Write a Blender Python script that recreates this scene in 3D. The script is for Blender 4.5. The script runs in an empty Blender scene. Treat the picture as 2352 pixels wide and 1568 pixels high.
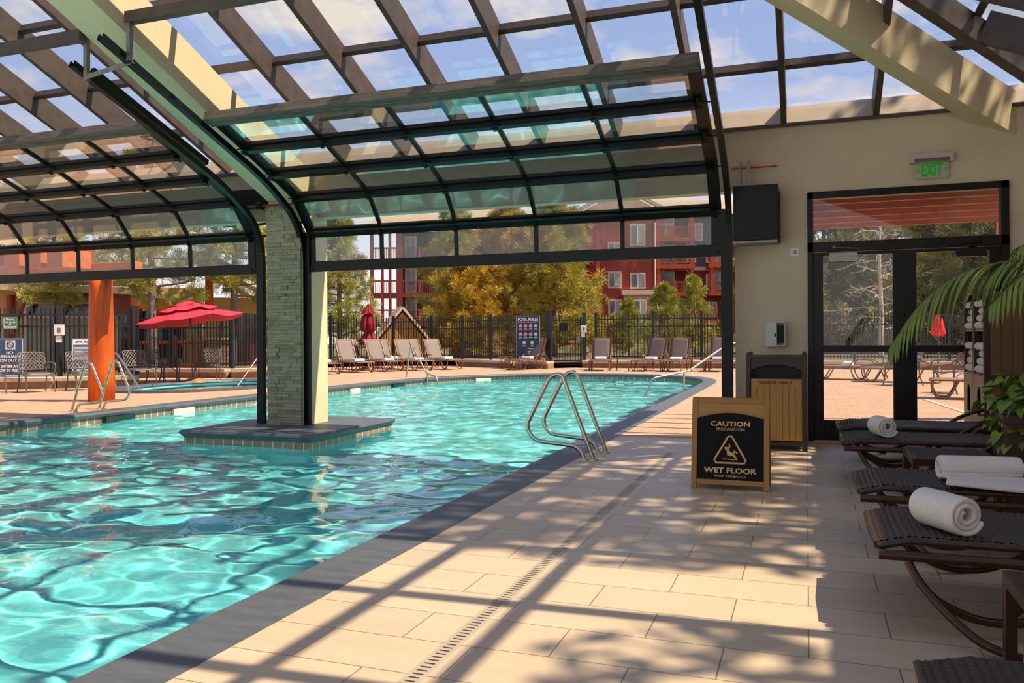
import bpy, math, random
from mathutils import Vector, Matrix, noise
from mathutils.geometry import tessellate_polygon
random.seed(11)
S = bpy.context.scene
COL = S.collection
PI = math.pi

# ------------------------------------------------------------------ camera
cd = bpy.data.cameras.new('camera'); cam = bpy.data.objects.new('camera', cd); COL.objects.link(cam)
cd.sensor_width = 36.0; cd.lens = 28.62; cd.shift_y = -14/2352; cd.clip_end = 600
YAW = math.radians(19.9)
cam.matrix_world = Matrix.Translation((0, 0, 1.2)) @ Matrix.Rotation(YAW, 4, 'Z') @ Matrix.Rotation(PI/2, 4, 'X') @ Matrix.Rotation(-0.0063, 4, 'Z')
S.camera = cam
# ------------------------------------------------------------------ exposure
S.view_settings.view_transform = 'Standard'; S.view_settings.look = 'None'
S.view_settings.exposure = 0.35; S.view_settings.gamma = 1.0; S.view_settings.use_curve_mapping = False
cy = S.cycles
cy.max_bounces = 9; cy.diffuse_bounces = 4; cy.glossy_bounces = 4; cy.transmission_bounces = 6; cy.transparent_max_bounces = 14
cy.caustics_reflective = False; cy.caustics_refractive = True; cy.use_denoising = True; cy.sample_clamp_indirect = 6; cy.blur_glossy = 0.5
# ------------------------------------------------------------------ world
W = bpy.data.worlds.new('sky'); S.world = W; W.use_nodes = True
nt = W.node_tree; N = nt.nodes; LK = nt.links
bg = N['Background']
tc = N.new('ShaderNodeTexCoord'); sp = N.new('ShaderNodeSeparateXYZ'); LK.new(tc.outputs['Generated'], sp.inputs[0])
gr = N.new('ShaderNodeValToRGB'); LK.new(sp.outputs['Z'], gr.inputs[0])
el = gr.color_ramp.elements
el[0].position = 0.0; el[0].color = (.86, .80, .80, 1)
el[1].position = 0.75; el[1].color = (.16, .27, .58, 1)
e = el.new(.12); e.color = (.74, .75, .84, 1)
e = el.new(.28); e.color = (.36, .46, .72, 1)
mx = N.new('ShaderNodeMath'); mx.operation = 'ADD'; mx.inputs[1].default_value = .22; LK.new(sp.outputs['Z'], mx.inputs[0])
dv = N.new('ShaderNodeVectorMath'); dv.operation = 'DIVIDE'; cb = N.new('ShaderNodeCombineXYZ')
for i in range(3): LK.new(mx.outputs[0], cb.inputs[i])
LK.new(tc.outputs['Generated'], dv.inputs[0]); LK.new(cb.outputs[0], dv.inputs[1])
mp = N.new('ShaderNodeMapping'); mp.inputs['Scale'].default_value = (1.5, 1.5, 0); mp.inputs['Location'].default_value = (.35, .1, 0); LK.new(dv.outputs[0], mp.inputs[0])
nz = N.new('ShaderNodeTexNoise'); nz.inputs['Scale'].default_value = 1.7; nz.inputs['Detail'].default_value = 7; nz.inputs['Roughness'].default_value = .55; LK.new(mp.outputs[0], nz.inputs['Vector'])
cr = N.new('ShaderNodeValToRGB'); cr.color_ramp.elements[0].position = .49; cr.color_ramp.elements[1].position = .63; LK.new(nz.outputs[0], cr.inputs[0])
cm = N.new('ShaderNodeMixRGB'); LK.new(cr.outputs[0], cm.inputs[0]); LK.new(gr.outputs[0], cm.inputs[1]); cm.inputs[2].default_value = (.80, .71, .62, 1)
LK.new(cm.outputs[0], bg.inputs[0]); bg.inputs[1].default_value = .95
# ------------------------------------------------------------------ sun (from the right, slightly beyond the front wall)
sd = bpy.data.lights.new('sun', 'SUN'); sd.energy = 6.2; sd.angle = .0095; sd.color = (1, .85, .64)
sun = bpy.data.objects.new('sun', sd); COL.objects.link(sun)
EL, AZ = math.radians(56.5), math.radians(12)
sun.rotation_euler = Vector((math.cos(EL)*math.cos(AZ), math.cos(EL)*math.sin(AZ), math.sin(EL))).to_track_quat('Z', 'Y').to_euler()
sun.location = (20, 4, 25)
sd.cycles.is_caustics_light = True

# ------------------------------------------------------------------ materials
MATS = {}
def nodes(name):
    m = bpy.data.materials.new(name); m.use_nodes = True
    return m, m.node_tree.nodes, m.node_tree.links, m.node_tree.nodes['Principled BSDF']
def mat(name, col, rough=.6, metal=0, var=0, scale=20, bump=0, stretch=(1, 1, 1), col2=None, coat=0, spec=None, bscale=None, detail=4):
    """plain surface with object-space noise for tone and relief"""
    if name in MATS: return MATS[name]
    m, n, l, b = nodes(name)
    b.inputs['Base Color'].default_value = (*col, 1); b.inputs['Roughness'].default_value = rough; b.inputs['Metallic'].default_value = metal
    if coat: b.inputs['Coat Weight'].default_value = coat
    if spec is not None: b.inputs['Specular IOR Level'].default_value = spec
    if var or bump:
        t = n.new('ShaderNodeTexCoord'); p = n.new('ShaderNodeMapping'); p.inputs['Scale'].default_value = stretch; l.new(t.outputs['Object'], p.inputs[0])
        z = n.new('ShaderNodeTexNoise'); z.inputs['Scale'].default_value = scale; z.inputs['Detail'].default_value = detail; l.new(p.outputs[0], z.inputs['Vector'])
        if var:
            r = n.new('ShaderNodeValToRGB'); r.color_ramp.elements[0].position = .3; r.color_ramp.elements[1].position = .7
            c2 = col2 or tuple(c*(1-var) for c in col)
            r.color_ramp.elements[0].color = (*c2, 1); r.color_ramp.elements[1].color = (*col, 1)
            l.new(z.outputs[0], r.inputs[0]); l.new(r.outputs[0], b.inputs['Base Color'])
        if bump:
            z2 = z
            if bscale:
                z2 = n.new('ShaderNodeTexNoise'); z2.inputs['Scale'].default_value = bscale; z2.inputs['Detail'].default_value = 3; l.new(p.outputs[0], z2.inputs['Vector'])
            k = n.new('ShaderNodeBump'); k.inputs['Strength'].default_value = bump; k.inputs['Distance'].default_value = .01
            l.new(z2.outputs[0], k.inputs['Height']); l.new(k.outputs[0], b.inputs['Normal'])
    MATS[name] = m; return m
def brickmat(name, c1, c2, mortar, bw, rh, ms=.006, offset=.5, rough=.6, axes='XY', bump=.4, loc=(0, 0, 0), noise_amt=.25, nscale=(3, 14, 3)):
    if name in MATS: return MATS[name]
    m, n, l, b = nodes(name); b.inputs['Roughness'].default_value = rough
    g = n.new('ShaderNodeNewGeometry'); s = n.new('ShaderNodeSeparateXYZ'); l.new(g.outputs['Position'], s.inputs[0])
    c = n.new('ShaderNodeCombineXYZ')
    for i, a in enumerate(axes):
        if a == '+':
            q = n.new('ShaderNodeMath'); q.operation = 'ADD'; l.new(s.outputs['X'], q.inputs[0]); l.new(s.outputs['Y'], q.inputs[1]); l.new(q.outputs[0], c.inputs[i])
        else: l.new(s.outputs[a], c.inputs[i])
    p = n.new('ShaderNodeMapping'); p.inputs['Location'].default_value = loc; l.new(c.outputs[0], p.inputs[0])
    t = n.new('ShaderNodeTexBrick'); t.offset = offset; t.inputs['Scale'].default_value = 1; t.inputs['Brick Width'].default_value = bw; t.inputs['Row Height'].default_value = rh
    t.inputs['Mortar Size'].default_value = ms; t.inputs['Color1'].default_value = (*c1, 1); t.inputs['Color2'].default_value = (*c2, 1); t.inputs['Mortar'].default_value = (*mortar, 1)
    l.new(p.outputs[0], t.inputs['Vector'])
    z = n.new('ShaderNodeTexNoise'); z.inputs['Scale'].default_value = 1; z.inputs['Detail'].default_value = 5
    p2 = n.new('ShaderNodeMapping'); p2.inputs['Scale'].default_value = nscale; l.new(g.outputs['Position'], p2.inputs[0]); l.new(p2.outputs[0], z.inputs['Vector'])
    r = n.new('ShaderNodeMapRange'); r.inputs['To Min'].default_value = 1-noise_amt; r.inputs['To Max'].default_value = 1+noise_amt; l.new(z.outputs[0], r.inputs[0])
    u = n.new('ShaderNodeMixRGB'); u.blend_type = 'MULTIPLY'; u.inputs[0].default_value = 1; l.new(t.outputs['Color'], u.inputs[1]); l.new(r.outputs[0], u.inputs[2])
    l.new(u.outputs[0], b.inputs['Base Color'])
    k = n.new('ShaderNodeBump'); k.inputs['Strength'].default_value = bump; k.inputs['Distance'].default_value = .004; k.invert = True
    l.new(t.outputs['Fac'], k.inputs['Height']); l.new(k.outputs[0], b.inputs['Normal'])
    MATS[name] = m; return m
def glassmat(name, tint=(.93, .96, .95), rough=0.0, ior=1.5, dirt=0.0, gain=1.7):
    """thin pane: clear transmission plus Fresnel reflection, with a light film of dust"""
    if name in MATS: return MATS[name]
    m = bpy.data.materials.new(name); m.use_nodes = True; n = m.node_tree.nodes; l = m.node_tree.links; n.clear()
    o = n.new('ShaderNodeOutputMaterial'); t = n.new('ShaderNodeBsdfTransparent'); t.inputs[0].default_value = (*tint, 1)
    g = n.new('ShaderNodeBsdfGlossy'); g.inputs['Roughness'].default_value = rough
    f = n.new('ShaderNodeFresnel'); f.inputs[0].default_value = ior
    k = n.new('ShaderNodeMath'); k.operation = 'MULTIPLY'; k.inputs[1].default_value = gain; l.new(f.outputs[0], k.inputs[0]); k.use_clamp = True
    x = n.new('ShaderNodeMixShader'); l.new(k.outputs[0], x.inputs[0]); l.new(t.outputs[0], x.inputs[1]); l.new(g.outputs[0], x.inputs[2])
    if dirt:
        d = n.new('ShaderNodeBsdfDiffuse'); d.inputs[0].default_value = (.75, .75, .72, 1)
        tc = n.new('ShaderNodeTexCoord'); mp = n.new('ShaderNodeMapping'); mp.inputs['Scale'].default_value = (18, 18, 2.5); z = n.new('ShaderNodeTexNoise'); z.inputs['Scale'].default_value = 3; z.inputs['Detail'].default_value = 6
        l.new(tc.outputs['Object'], mp.inputs[0]); l.new(mp.outputs[0], z.inputs['Vector'])
        mr = n.new('ShaderNodeMapRange'); mr.inputs[1].default_value = .4; mr.inputs[2].default_value = .75; mr.inputs[3].default_value = dirt*.3; mr.inputs[4].default_value = dirt; l.new(z.outputs[0], mr.inputs[0])
        y = n.new('ShaderNodeMixShader'); l.new(mr.outputs[0], y.inputs[0]); l.new(x.outputs[0], y.inputs[1]); l.new(d.outputs[0], y.inputs[2]); x = y
    l.new(x.outputs[0], o.inputs[0]); MATS[name] = m; return m

# ------------------------------------------------------------------ mesh collector
class G:
    def __init__(s): s.v = []; s.f = []; s.sm = []
    def add(s, vs, fs, smooth=False):
        k = len(s.v); s.v += [tuple(v) for v in vs]; s.f += [tuple(i+k for i in f) for f in fs]; s.sm += [smooth]*len(fs); return s
    def box(s, x0, x1, y0, y1, z0, z1):
        return s.add([(x0,y0,z0),(x1,y0,z0),(x1,y1,z0),(x0,y1,z0),(x0,y0,z1),(x1,y0,z1),(x1,y1,z1),(x0,y1,z1)], [(3,2,1,0),(4,5,6,7),(0,1,5,4),(1,2,6,5),(2,3,7,6),(3,0,4,7)])
    def beam(s, p0, p1, w, h, up=(0, 0, 1), off=0):
        """box from p0 to p1, w across, h along 'up'; off moves it along up"""
        p0 = Vector(p0); p1 = Vector(p1); d = (p1-p0).normalized(); u = Vector(up); x = d.cross(u)
        if x.length < 1e-5: x = d.cross(Vector((0, 1, 0)))
        x.normalize(); u = x.cross(d); vs = []
        for p in (p0, p1):
            for a, b in ((-1, -1), (1, -1), (1, 1), (-1, 1)): vs.append(p+x*(a*w/2)+u*(b*h/2+off))
        return s.add(vs, [(3,2,1,0),(4,5,6,7),(0,1,5,4),(1,2,6,5),(2,3,7,6),(3,0,4,7)])
    def tube(s, pts, r, n=10, closed=False, caps=True):
        pts = [Vector(p) for p in pts]; m = len(pts); rr = r if isinstance(r, (list, tuple)) else [r]*m
        vs = []; prev = None
        for i, p in enumerate(pts):
            a = pts[(i-1) % m] if (closed or i > 0) else p; b = pts[(i+1) % m] if (closed or i < m-1) else p
            d = (b-a).normalized()
            if prev is None:
                x = d.cross(Vector((0, 0, 1)));
                if x.length < .05: x = d.cross(Vector((0, 1, 0)))
            else: x = prev-d*prev.dot(d)
            x.normalize(); prev = x; y = d.cross(x)
            for k in range(n):
                t = 2*PI*k/n; vs.append(p+x*(rr[i]*math.cos(t))+y*(rr[i]*math.sin(t)))
        fs = []
        for i in range(m if closed else m-1):
            for k in range(n):
                a = i*n; b = ((i+1) % m)*n; fs.append((a+k, a+(k+1) % n, b+(k+1) % n, b+k))
        s.add(vs, fs, True)
        if caps and not closed: s.add(vs[:n], [tuple(range(n-1, -1, -1))]); s.add(vs[-n:], [tuple(range(n))])
        return s
    def lathe(s, prof, c=(0, 0, 0), n=20, smooth=True):
        vs = []; fs = []
        for r, z in prof:
            for k in range(n): t = 2*PI*k/n; vs.append((c[0]+r*math.cos(t), c[1]+r*math.sin(t), c[2]+z))
        for i in range(len(prof)-1):
            for k in range(n): fs.append((i*n+k, i*n+(k+1) % n, (i+1)*n+(k+1) % n, (i+1)*n+k))
        return s.add(vs, fs, smooth)
    def poly(s, pts, thick=0, nrm=(0, 0, 1)):
        pts = [Vector(p) for p in pts]; n = len(pts)
        if not thick: return s.add(pts, [tuple(range(n))])
        q = [p+Vector(nrm)*thick for p in pts]
        return s.add(pts+q, [tuple(range(n-1, -1, -1)), tuple(range(n, 2*n))]+[(i, (i+1) % n, n+(i+1) % n, n+i) for i in range(n)])
    def sphere(s, c, r, n=12, m=8, sc=(1, 1, 1)):
        vs = []; fs = []
        for i in range(m+1):
            a = -PI/2+PI*i/m
            for k in range(n): t = 2*PI*k/n; vs.append((c[0]+r*sc[0]*math.cos(a)*math.cos(t), c[1]+r*sc[1]*math.cos(a)*math.sin(t), c[2]+r*sc[2]*math.sin(a)))
        for i in range(m):
            for k in range(n): fs.append((i*n+k, i*n+(k+1) % n, (i+1)*n+(k+1) % n, (i+1)*n+k))
        return s.add(vs, fs, True)
    def grid(s, fn, nu, nv, smooth=True):
        vs = [fn(i/nu, j/nv) for j in range(nv+1) for i in range(nu+1)]
        return s.add(vs, [(j*(nu+1)+i, j*(nu+1)+i+1, (j+1)*(nu+1)+i+1, (j+1)*(nu+1)+i) for j in range(nv) for i in range(nu)], smooth)
    def xf(s, M): s.v = [tuple(M @ Vector(v)) for v in s.v]; return s
    def obj(s, name, m, parent=None, bevel=0, loc=None, solid=0):
        me = bpy.data.meshes.new(name); me.from_pydata(s.v, [], s.f); me.materials.append(m)
        me.polygons.foreach_set('use_smooth', s.sm); me.update()
        o = bpy.data.objects.new(name, me); COL.objects.link(o)
        if parent: o.parent = parent
        if loc: o.location = loc
        if solid: q = o.modifiers.new('solid', 'SOLIDIFY'); q.thickness = solid; q.offset = 0
        if bevel: q = o.modifiers.new('bevel', 'BEVEL'); q.width = bevel; q.segments = 2; q.limit_method = 'ANGLE'; q.angle_limit = .7
        return o
def tag(o, label, cat, group=None):
    o['label'] = label; o['category'] = cat
    if group: o['group'] = group
    return o
def thing(name, label, cat, loc=(0, 0, 0), rz=0, group=None, parent=None):
    o = bpy.data.objects.new(name, None); COL.objects.link(o); o.location = loc; o.rotation_euler = (0, 0, rz); o.empty_display_size = .1
    if parent: o.parent = parent
    if label: tag(o, label, cat, group)
    return o
def empty(name, parent, loc=(0, 0, 0)):
    o = bpy.data.objects.new(name, None); COL.objects.link(o); o.location = loc; o.empty_display_size = .1; o.parent = parent; return o
def struct(o): o['kind'] = 'structure'; return o
def dup(o, parent=None):
    c = o.copy(); COL.objects.link(c)
    if parent: c.parent = parent
    for ch in list(o.children): dup(ch, c)
    return c
def placed(proto, used, label, loc, rz=0, group=None):
    """first use moves the prototype itself, later ones copy it with all its parts"""
    o = dup(proto) if used else proto
    o.location = loc; o.rotation_euler = (0, 0, rz); o['label'] = label
    if group: o['group'] = group
    return o
def text(body, w, x, y, z, m, parent=None, h=None, rz=0, bold=0.0, name='lettering', ext=.002, just='CENTER', lh=1.0):
    """upright lettering centred at (x, z), w wide, facing -Y before turning by rz"""
    c = bpy.data.curves.new(name, 'FONT'); c.body = body; c.align_x = just; c.align_y = 'CENTER'; c.size = 1; c.extrude = ext; c.offset = bold; c.space_line = lh; c.resolution_u = 3
    c.materials.append(m); o = bpy.data.objects.new(name, c); COL.objects.link(o)
    if parent: o.parent = parent
    bpy.context.view_layer.update(); me = bpy.data.meshes.new_from_object(o); bpy.data.objects.remove(o); me.materials.clear(); me.materials.append(m); o = bpy.data.objects.new(name, me); COL.objects.link(o); o.parent = parent
    xs_ = [v.co.x for v in me.vertices]; ys_ = [v.co.y for v in me.vertices]; dx, dy = max(xs_)-min(xs_), max(ys_)-min(ys_)
    k = w/max(dx, 1e-4); o.scale = (k, (h/dy) if h else k, 1); o.location = (x, y, z); o.rotation_euler = (PI/2, 0, rz)
    return o
def smoothpath(P, n=6, closed=False):
    P = [Vector(p) for p in P]; m = len(P); out = []
    for i in range(m if closed else m-1):
        a = P[(i-1) % m] if (closed or i > 0) else P[i]; b = P[i]; c = P[(i+1) % m]; d = P[(i+2) % m] if (closed or i < m-2) else P[(i+1) % m]
        for k in range(n):
            t = k/n; out.append(.5*((2*b)+(c-a)*t+(2*a-5*b+4*c-d)*t*t+(3*b-a-3*c+d)*t**3))
    if not closed: out.append(P[-1])
    return out
def fillet(P, r, n=6):
    """polyline with rounded corners"""
    P = [Vector(p) for p in P]; out = [P[0]]
    for i in range(1, len(P)-1):
        a = (P[i-1]-P[i]); b = (P[i+1]-P[i]); q = min(r[i] if isinstance(r, list) else r, a.length*.49, b.length*.49)
        s, e = P[i]+a.normalized()*q, P[i]+b.normalized()*q
        for k in range(n+1): t = k/n; out.append(s*(1-t)**2+P[i]*2*t*(1-t)+e*t*t)
    return out+[P[-1]]

# common materials
M_cream = mat('wall stucco', (.74, .60, .41), .85, var=.12, scale=1.2, bump=.25, bscale=160)
M_beam = mat('beam stucco', (.80, .66, .41), .85, var=.1, scale=1.5, bump=.35, bscale=140)
M_frame = mat('dark green black steel', (.005, .008, .006), .34, var=.4, scale=9, spec=.25)
M_bronze = mat('bronze aluminium', (.095, .064, .048), .5, var=.35, scale=7, col2=(.06, .042, .033), bump=.05)
M_grey = mat('dusty grey rail', (.16, .13, .10), .55, var=.5, scale=12, stretch=(.4, 3, 3))
M_black = mat('black paint', (.007, .006, .006), .45, spec=.3)
M_steel = mat('brushed stainless tube', (.62, .56, .46), .24, metal=1, var=.15, scale=60, stretch=(1, 1, .2))
M_galv = mat('galvanised strut', (.30, .28, .24), .45, metal=.7, var=.3, scale=25)
M_glass = glassmat('clear pane', (.93, .96, .95), dirt=.05)
M_glassd = glassmat('overhead door pane', (.90, .95, .93), dirt=.04, gain=3.2)
M_dirty = glassmat('streaked pane', (.86, .92, .91), dirt=.22)
M_roofglass = glassmat('roof pane', (.95, .96, .97), dirt=.02)
M_white = mat('white plastic', (.80, .77, .70), .4)
M_towel = mat('white terry cloth', (.90, .84, .74), .95, var=.08, scale=60, bump=.6, bscale=350)
M_txtgold = mat('gold lettering', (.78, .48, .17), .5)
M_txtwhite = mat('white lettering', (.85, .85, .85), .5)
M_txtdark = mat('dark brown lettering', (.06, .02, .012), .5)
# ================================================================== SETTING
# floor tiles 12x24 in, running along X
M_tile = brickmat('floor porcelain', (.61, .465, .31), (.55, .41, .275), (.19, .14, .095), .61, .305, .0028, rough=.42, loc=(.0, .15, 0), bump=.25, noise_amt=.12, nscale=(2.2, 16, 1))
M_deck = brickmat('stamped concrete', (.52, .31, .195), (.46, .27, .17), (.36, .205, .13), .23, .115, .006, rough=.75, bump=.5, noise_amt=.22, nscale=(1.4, 5, 1))
M_slate = mat('slate coping', (.105, .115, .13), .5, var=.3, scale=5, bump=.3, bscale=60, stretch=(1, 3, 1))
M_band = brickmat('waterline tile', (.32, .20, .13), (.25, .155, .10), (.62, .56, .48), .15, .17, .008, offset=0, rough=.25, axes='+Z', bump=.3, loc=(0, .01, 0))
M_plaster = mat('pool plaster', (.36, .86, .87), .8, var=.12, scale=3)
XR = 2.5                                                        # inner face of the right wall
g = G(); g.box(-2.105, -1.342, -3, 9.45, -.12, 0); g.box(-1.268, XR, -3, 9.45, -.12, 0); g.box(-1.342, -1.268, -3, 1.2, -.12, 0); g.box(-1.342, -1.268, 8.3, 9.45, -.12, 0)
struct(g.obj('floor', M_tile))
pool = [(-2.445, -3), (-2.445, 19.6), (-2.50, 21.2), (-2.72, 22.4), (-3.15, 23.3), (-3.85, 23.95), (-4.8, 24.35), (-6.0, 24.5), (-7.3, 24.25), (-8.5, 23.6), (-9.5, 22.5), (-10.15, 20.9), (-10.45, 18.7), (-10.6, 16), (-10.7, 12), (-10.75, 8.5), (-10.8, -3)]
pl = [(p.x, p.y) for p in [Vector((pool[0][0], pool[0][1], 0))]+smoothpath([(x, y, 0) for x, y in pool[1:-1]], 5)+[Vector((pool[-1][0], pool[-1][1], 0))]]
def offset(path, d):
    out = []
    for i, p in enumerate(path):
        a = Vector(path[max(i-1, 0)]); b = Vector(path[min(i+1, len(path)-1)]); t = (b-a).normalized(); out.append((p[0]+t.y*d, p[1]-t.x*d))
    return out
po = offset(pl, .34); pin = offset(pl, .03)
# spa beside the pool, left
spa = [(-12.9+1.15*math.cos(t)*1.35-.9, 16.4+2.3*math.sin(t)) for t in [2*PI*k/40 for k in range(40)]]
spo = [(-13.8+1.83*math.cos(t), 16.4+2.6*math.sin(t)) for t in [2*PI*k/40 for k in range(40)]]
# outdoor deck with the pool and spa cut out
out = [(-2.105, 9.45), (30, 9.45), (30, 46), (-40, 46), (-40, -3)]+[(po[-1][0], -3)]+[p for p in reversed(po[1:-1])]
out = [p for p in out if True]
tri = tessellate_polygon([[Vector((x, y, 0)) for x, y in out], [Vector((x, y, 0)) for x, y in reversed(spo)]])
vv = out+list(reversed(spo)); g = G(); g.add([(x, y, -.001) for x, y in vv], [t for t in tri]); o = struct(g.obj('floor_deck', M_deck))
for p in o.data.polygons:
    if p.normal.z < 0: p.flip()
def ring(path, profile, closed=False):
    """sweep a (offset, z) profile along a plan path"""
    vs = []; fs = []; k = len(profile); n = len(path)
    rows = [offset(path, d) if not closed else [(c0[0]+(q[0]-c0[0])*(1+d), c0[1]+(q[1]-c0[1])*(1+d)) for q in path for c0 in [(-13.8, 16.4)]] for d, z in profile]
    for i in range(n):
        for j in range(k): vs.append((rows[j][i][0], rows[j][i][1], profile[j][1]))
    for i in range(n if closed else n-1):
        for j in range(k-1): a = i*k; b = ((i+1) % n)*k; fs.append((a+j, a+j+1, b+j+1, b+j))
    return G().add(vs, fs)
struct(ring(pl, [(.34, -.02), (.34, .002), (.02, .002), (0, -.006), (-.012, -.03), (0, -.075), (.03, -.085)]).obj('trim_coping', M_slate))
struct(ring(pl, [(.03, -.08), (.03, -.26)]).obj('trim_waterline', M_band))
bz = G(); n = len(pin); bz.add([(x, y, -.24) for x, y in pin]+[(x, y, -1.3) for x, y in pin], [(i, n+i, n+i+1, i+1) for i in range(n-1)])
tri = tessellate_polygon([[Vector((x, y, 0)) for x, y in pin]]); bz.add([(x, y, -1.3) for x, y in pin], [t for t in tri])
# shallow entry steps at the far right end
for k in range(3): bz.box(-5.4+k*.35, -2.4, 20.6+k*.8, 24.6, -1.3, -.95+k*.27)
basin = struct(bz.obj('pool_basin', M_plaster)); basin.cycles.is_caustics_receiver = True
# water: clear, faintly tinted, real waves
mw, n_, l_, b_ = nodes('pool water'); b_.inputs['Base Color'].default_value = (.50, .95, .95, 1); b_.inputs['Specular IOR Level'].default_value = .3; b_.inputs['Roughness'].default_value = 0; b_.inputs['IOR'].default_value = 1.33; b_.inputs['Transmission Weight'].default_value = 1
def wave(x, y):
    a = noise.noise(Vector((x*.9, y*1.7, 0)))*.028; b = noise.noise(Vector((x*1.9+5, y*3.1, 3)))*.014; c = noise.noise(Vector((x*3.3, y*4.6, 7)))*.0145+noise.noise(Vector((x*7.5, y*9, 9)))*.0026
    return (a+b)*(1 if y < 12 else .8)+c
ys = [-.5+.036*i for i in range(270)]
while ys[-1] < 25: ys.append(ys[-1]+.075)
nx = 240; vs = [(-10.9+8.46*i/nx, y, -.165+wave(-10.9+8.46*i/nx, y)) for y in ys for i in range(nx+1)]
fs = [(j*(nx+1)+i, j*(nx+1)+i+1, (j+1)*(nx+1)+i+1, (j+1)*(nx+1)+i) for j in range(len(ys)-1) for i in range(nx)]
water = struct(G().add(vs, fs, True).obj('water', mw)); water.cycles.is_caustics_caster = True
# skimmer mouths and pale depth tiles in the waterline band
for k, (p, lb) in enumerate([((-10.70, 10.45), 'dark skimmer opening in the far waterline, right of the left ladder'), ((-10.36, 19.6), 'dark skimmer opening in the far waterline below the stair rail')]):
    g = G(); g.box(-.04, .04, -.30, .30, -.19, -.085); tag(g.obj('pool_skimmer', mat('skimmer mouth', (.01, .03, .025), .5), loc=(*p, 0)), lb, 'skimmer')
for k, (p, a, lb) in enumerate([((-10.67, 11.9), 0, 'pale depth tile in the far waterline left of the column'), ((-10.5, 17.6), 3, 'pale depth tile in the far waterline right of the column'), ((-9.2, 22.85), -38, 'pale depth tile in the far waterline before the pool rules sign')]):
    g = G(); g.box(-.02, .015, -.26, .26, -.19, -.085); o = tag(g.obj('depth_tile', mat('pale tile', (.72, .66, .55), .3), loc=(*p, 0)), lb, 'tile'); o.rotation_euler = (0, 0, math.radians(a))
# spa
struct(ring(spa, [(.18, -.02), (.18, .05), (0, .05), (-.02, 0), (0, -.03)], True).obj('trim_spa', M_slate))
g = G(); n = len(spa); g.add([(x, y, .0) for x, y in spa]+[(x, y, -.5) for x, y in spa], [(i, (i+1) % n, n+(i+1) % n, n+i) for i in range(n)]); g.add([(x, y, -.5) for x, y in spa], [tuple(range(n))]); struct(g.obj('spa_basin', M_plaster))
M_spaw = glassmat('spa water', (.55, .80, .82), ior=1.33); g = G(); g.add([(x, y, -.06) for x, y in spa], [tuple(range(n))]); struct(g.obj('spa_water', M_spaw))
# island that carries the column
g = G(); x0, x1, y0, y1 = -7.65, -5.68, 8.46, 10.62
rows = [(.0, -.0), (-.015, -.03), (.03, -.085), (.03, -.1)]
vs = []
for d, z in [(.25, .002), (.02, .002)]+rows: vs += [(x0+d, y0+d, z), (x1-d, y0+d, z), (x1-d, y1-d, z), (x0+d, y1-d, z)]
fs = [(0, 1, 2, 3)]
for k in range(5): fs += [(k*4+i, (k+1)*4+i, (k+1)*4+(i+1) % 4, k*4+(i+1) % 4) for i in range(4)]
g.add(vs, fs); struct(g.obj('trim_island_coping', M_slate))
g = G(); g.box(x0+.04, x1-.04, y0+.04, y1-.04, -1.3, -.27); struct(g.obj('island_base', M_plaster))
g = G(); g.box(x0+.035, x1-.035, y0+.035, y1-.035, -.28, -.08); struct(g.obj('trim_island_waterline', M_band))
# column: ledgestone front, stucco body
M_stone = mat('ledgestone', (.56, .54, .40), .8)
def ledgestone(name, X0, X1, Y, Z0, Z1, seed):
    """splitface ledgers: rows of stones of uneven length and depth, one mesh"""
    r = random.Random(seed); gs = [G(), G(), G()]; z = Z0
    while z < Z1:
        h = r.choice([.035, .045, .055]); x = X0
        while x < X1-.01:
            w = min(r.uniform(.08, .3), X1-x)
            if X1-x-w < .05: w = X1-x
            gs[r.choice([0, 0, 1, 1, 2])].box(x+.0015, x+w-.0015, Y-r.uniform(.0, .022), Y+.05, z+.0015, min(z+h, Z1)-.0015); x += w
        z += h
    return gs
st = bpy.data.objects.new('wall_column', None); COL.objects.link(st); struct(st)
for k, (gg, c) in enumerate(zip(ledgestone('x', -6.955, -6.415, 9.36, 0, 3.0, 3), [(.40, .36, .22), (.34, .32, .20), (.27, .25, .15)])):
    gg.v = [(x, y+.0, z) for x, y, z in gg.v]; o = gg.obj('ledgestone', mat('ledgestone %s' % 'abc'[k], c, .8, var=.25, scale=14, bump=.5), st); o['kind'] = 'structure'
g = G(); g.box(-6.99, -6.38, 9.54, 9.95, 0, 3.08); g.box(-6.955, -6.415, 9.40, 9.56, 0, 3.09); o = g.obj('stucco_body', M_beam, st); o['kind'] = 'structure'
g = G(); g.box(-13.5, -12.79, 9.54, 9.95, 0, 3.3); struct(g.obj('wall_column_left', M_beam))
g = G(); g.box(-13.6, -11.2, 8.46, 10.62, -.2, 0.0); struct(g.obj('floor_ledge_left', M_deck))
# front wall: right panel with the door opening, header over the big doors
g = G(); YW = 9.72
g.box(-.775, .014, YW, YW+.2, 0, 3.54); g.box(.014, 1.982, YW, YW+.2, 2.776, 3.54); g.box(1.982, XR, YW, YW+.2, 0, 3.54)
struct(g.obj('wall_front', M_cream))
g = G(); g.box(-14, -.775, YW, YW+.2, 2.85, 3.54); struct(g.obj('wall_header', M_cream))
g = G(); g.box(XR, XR+.2, -3, YW+.2, 0, 3.54); struct(g.obj('wall_right', M_cream))
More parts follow.
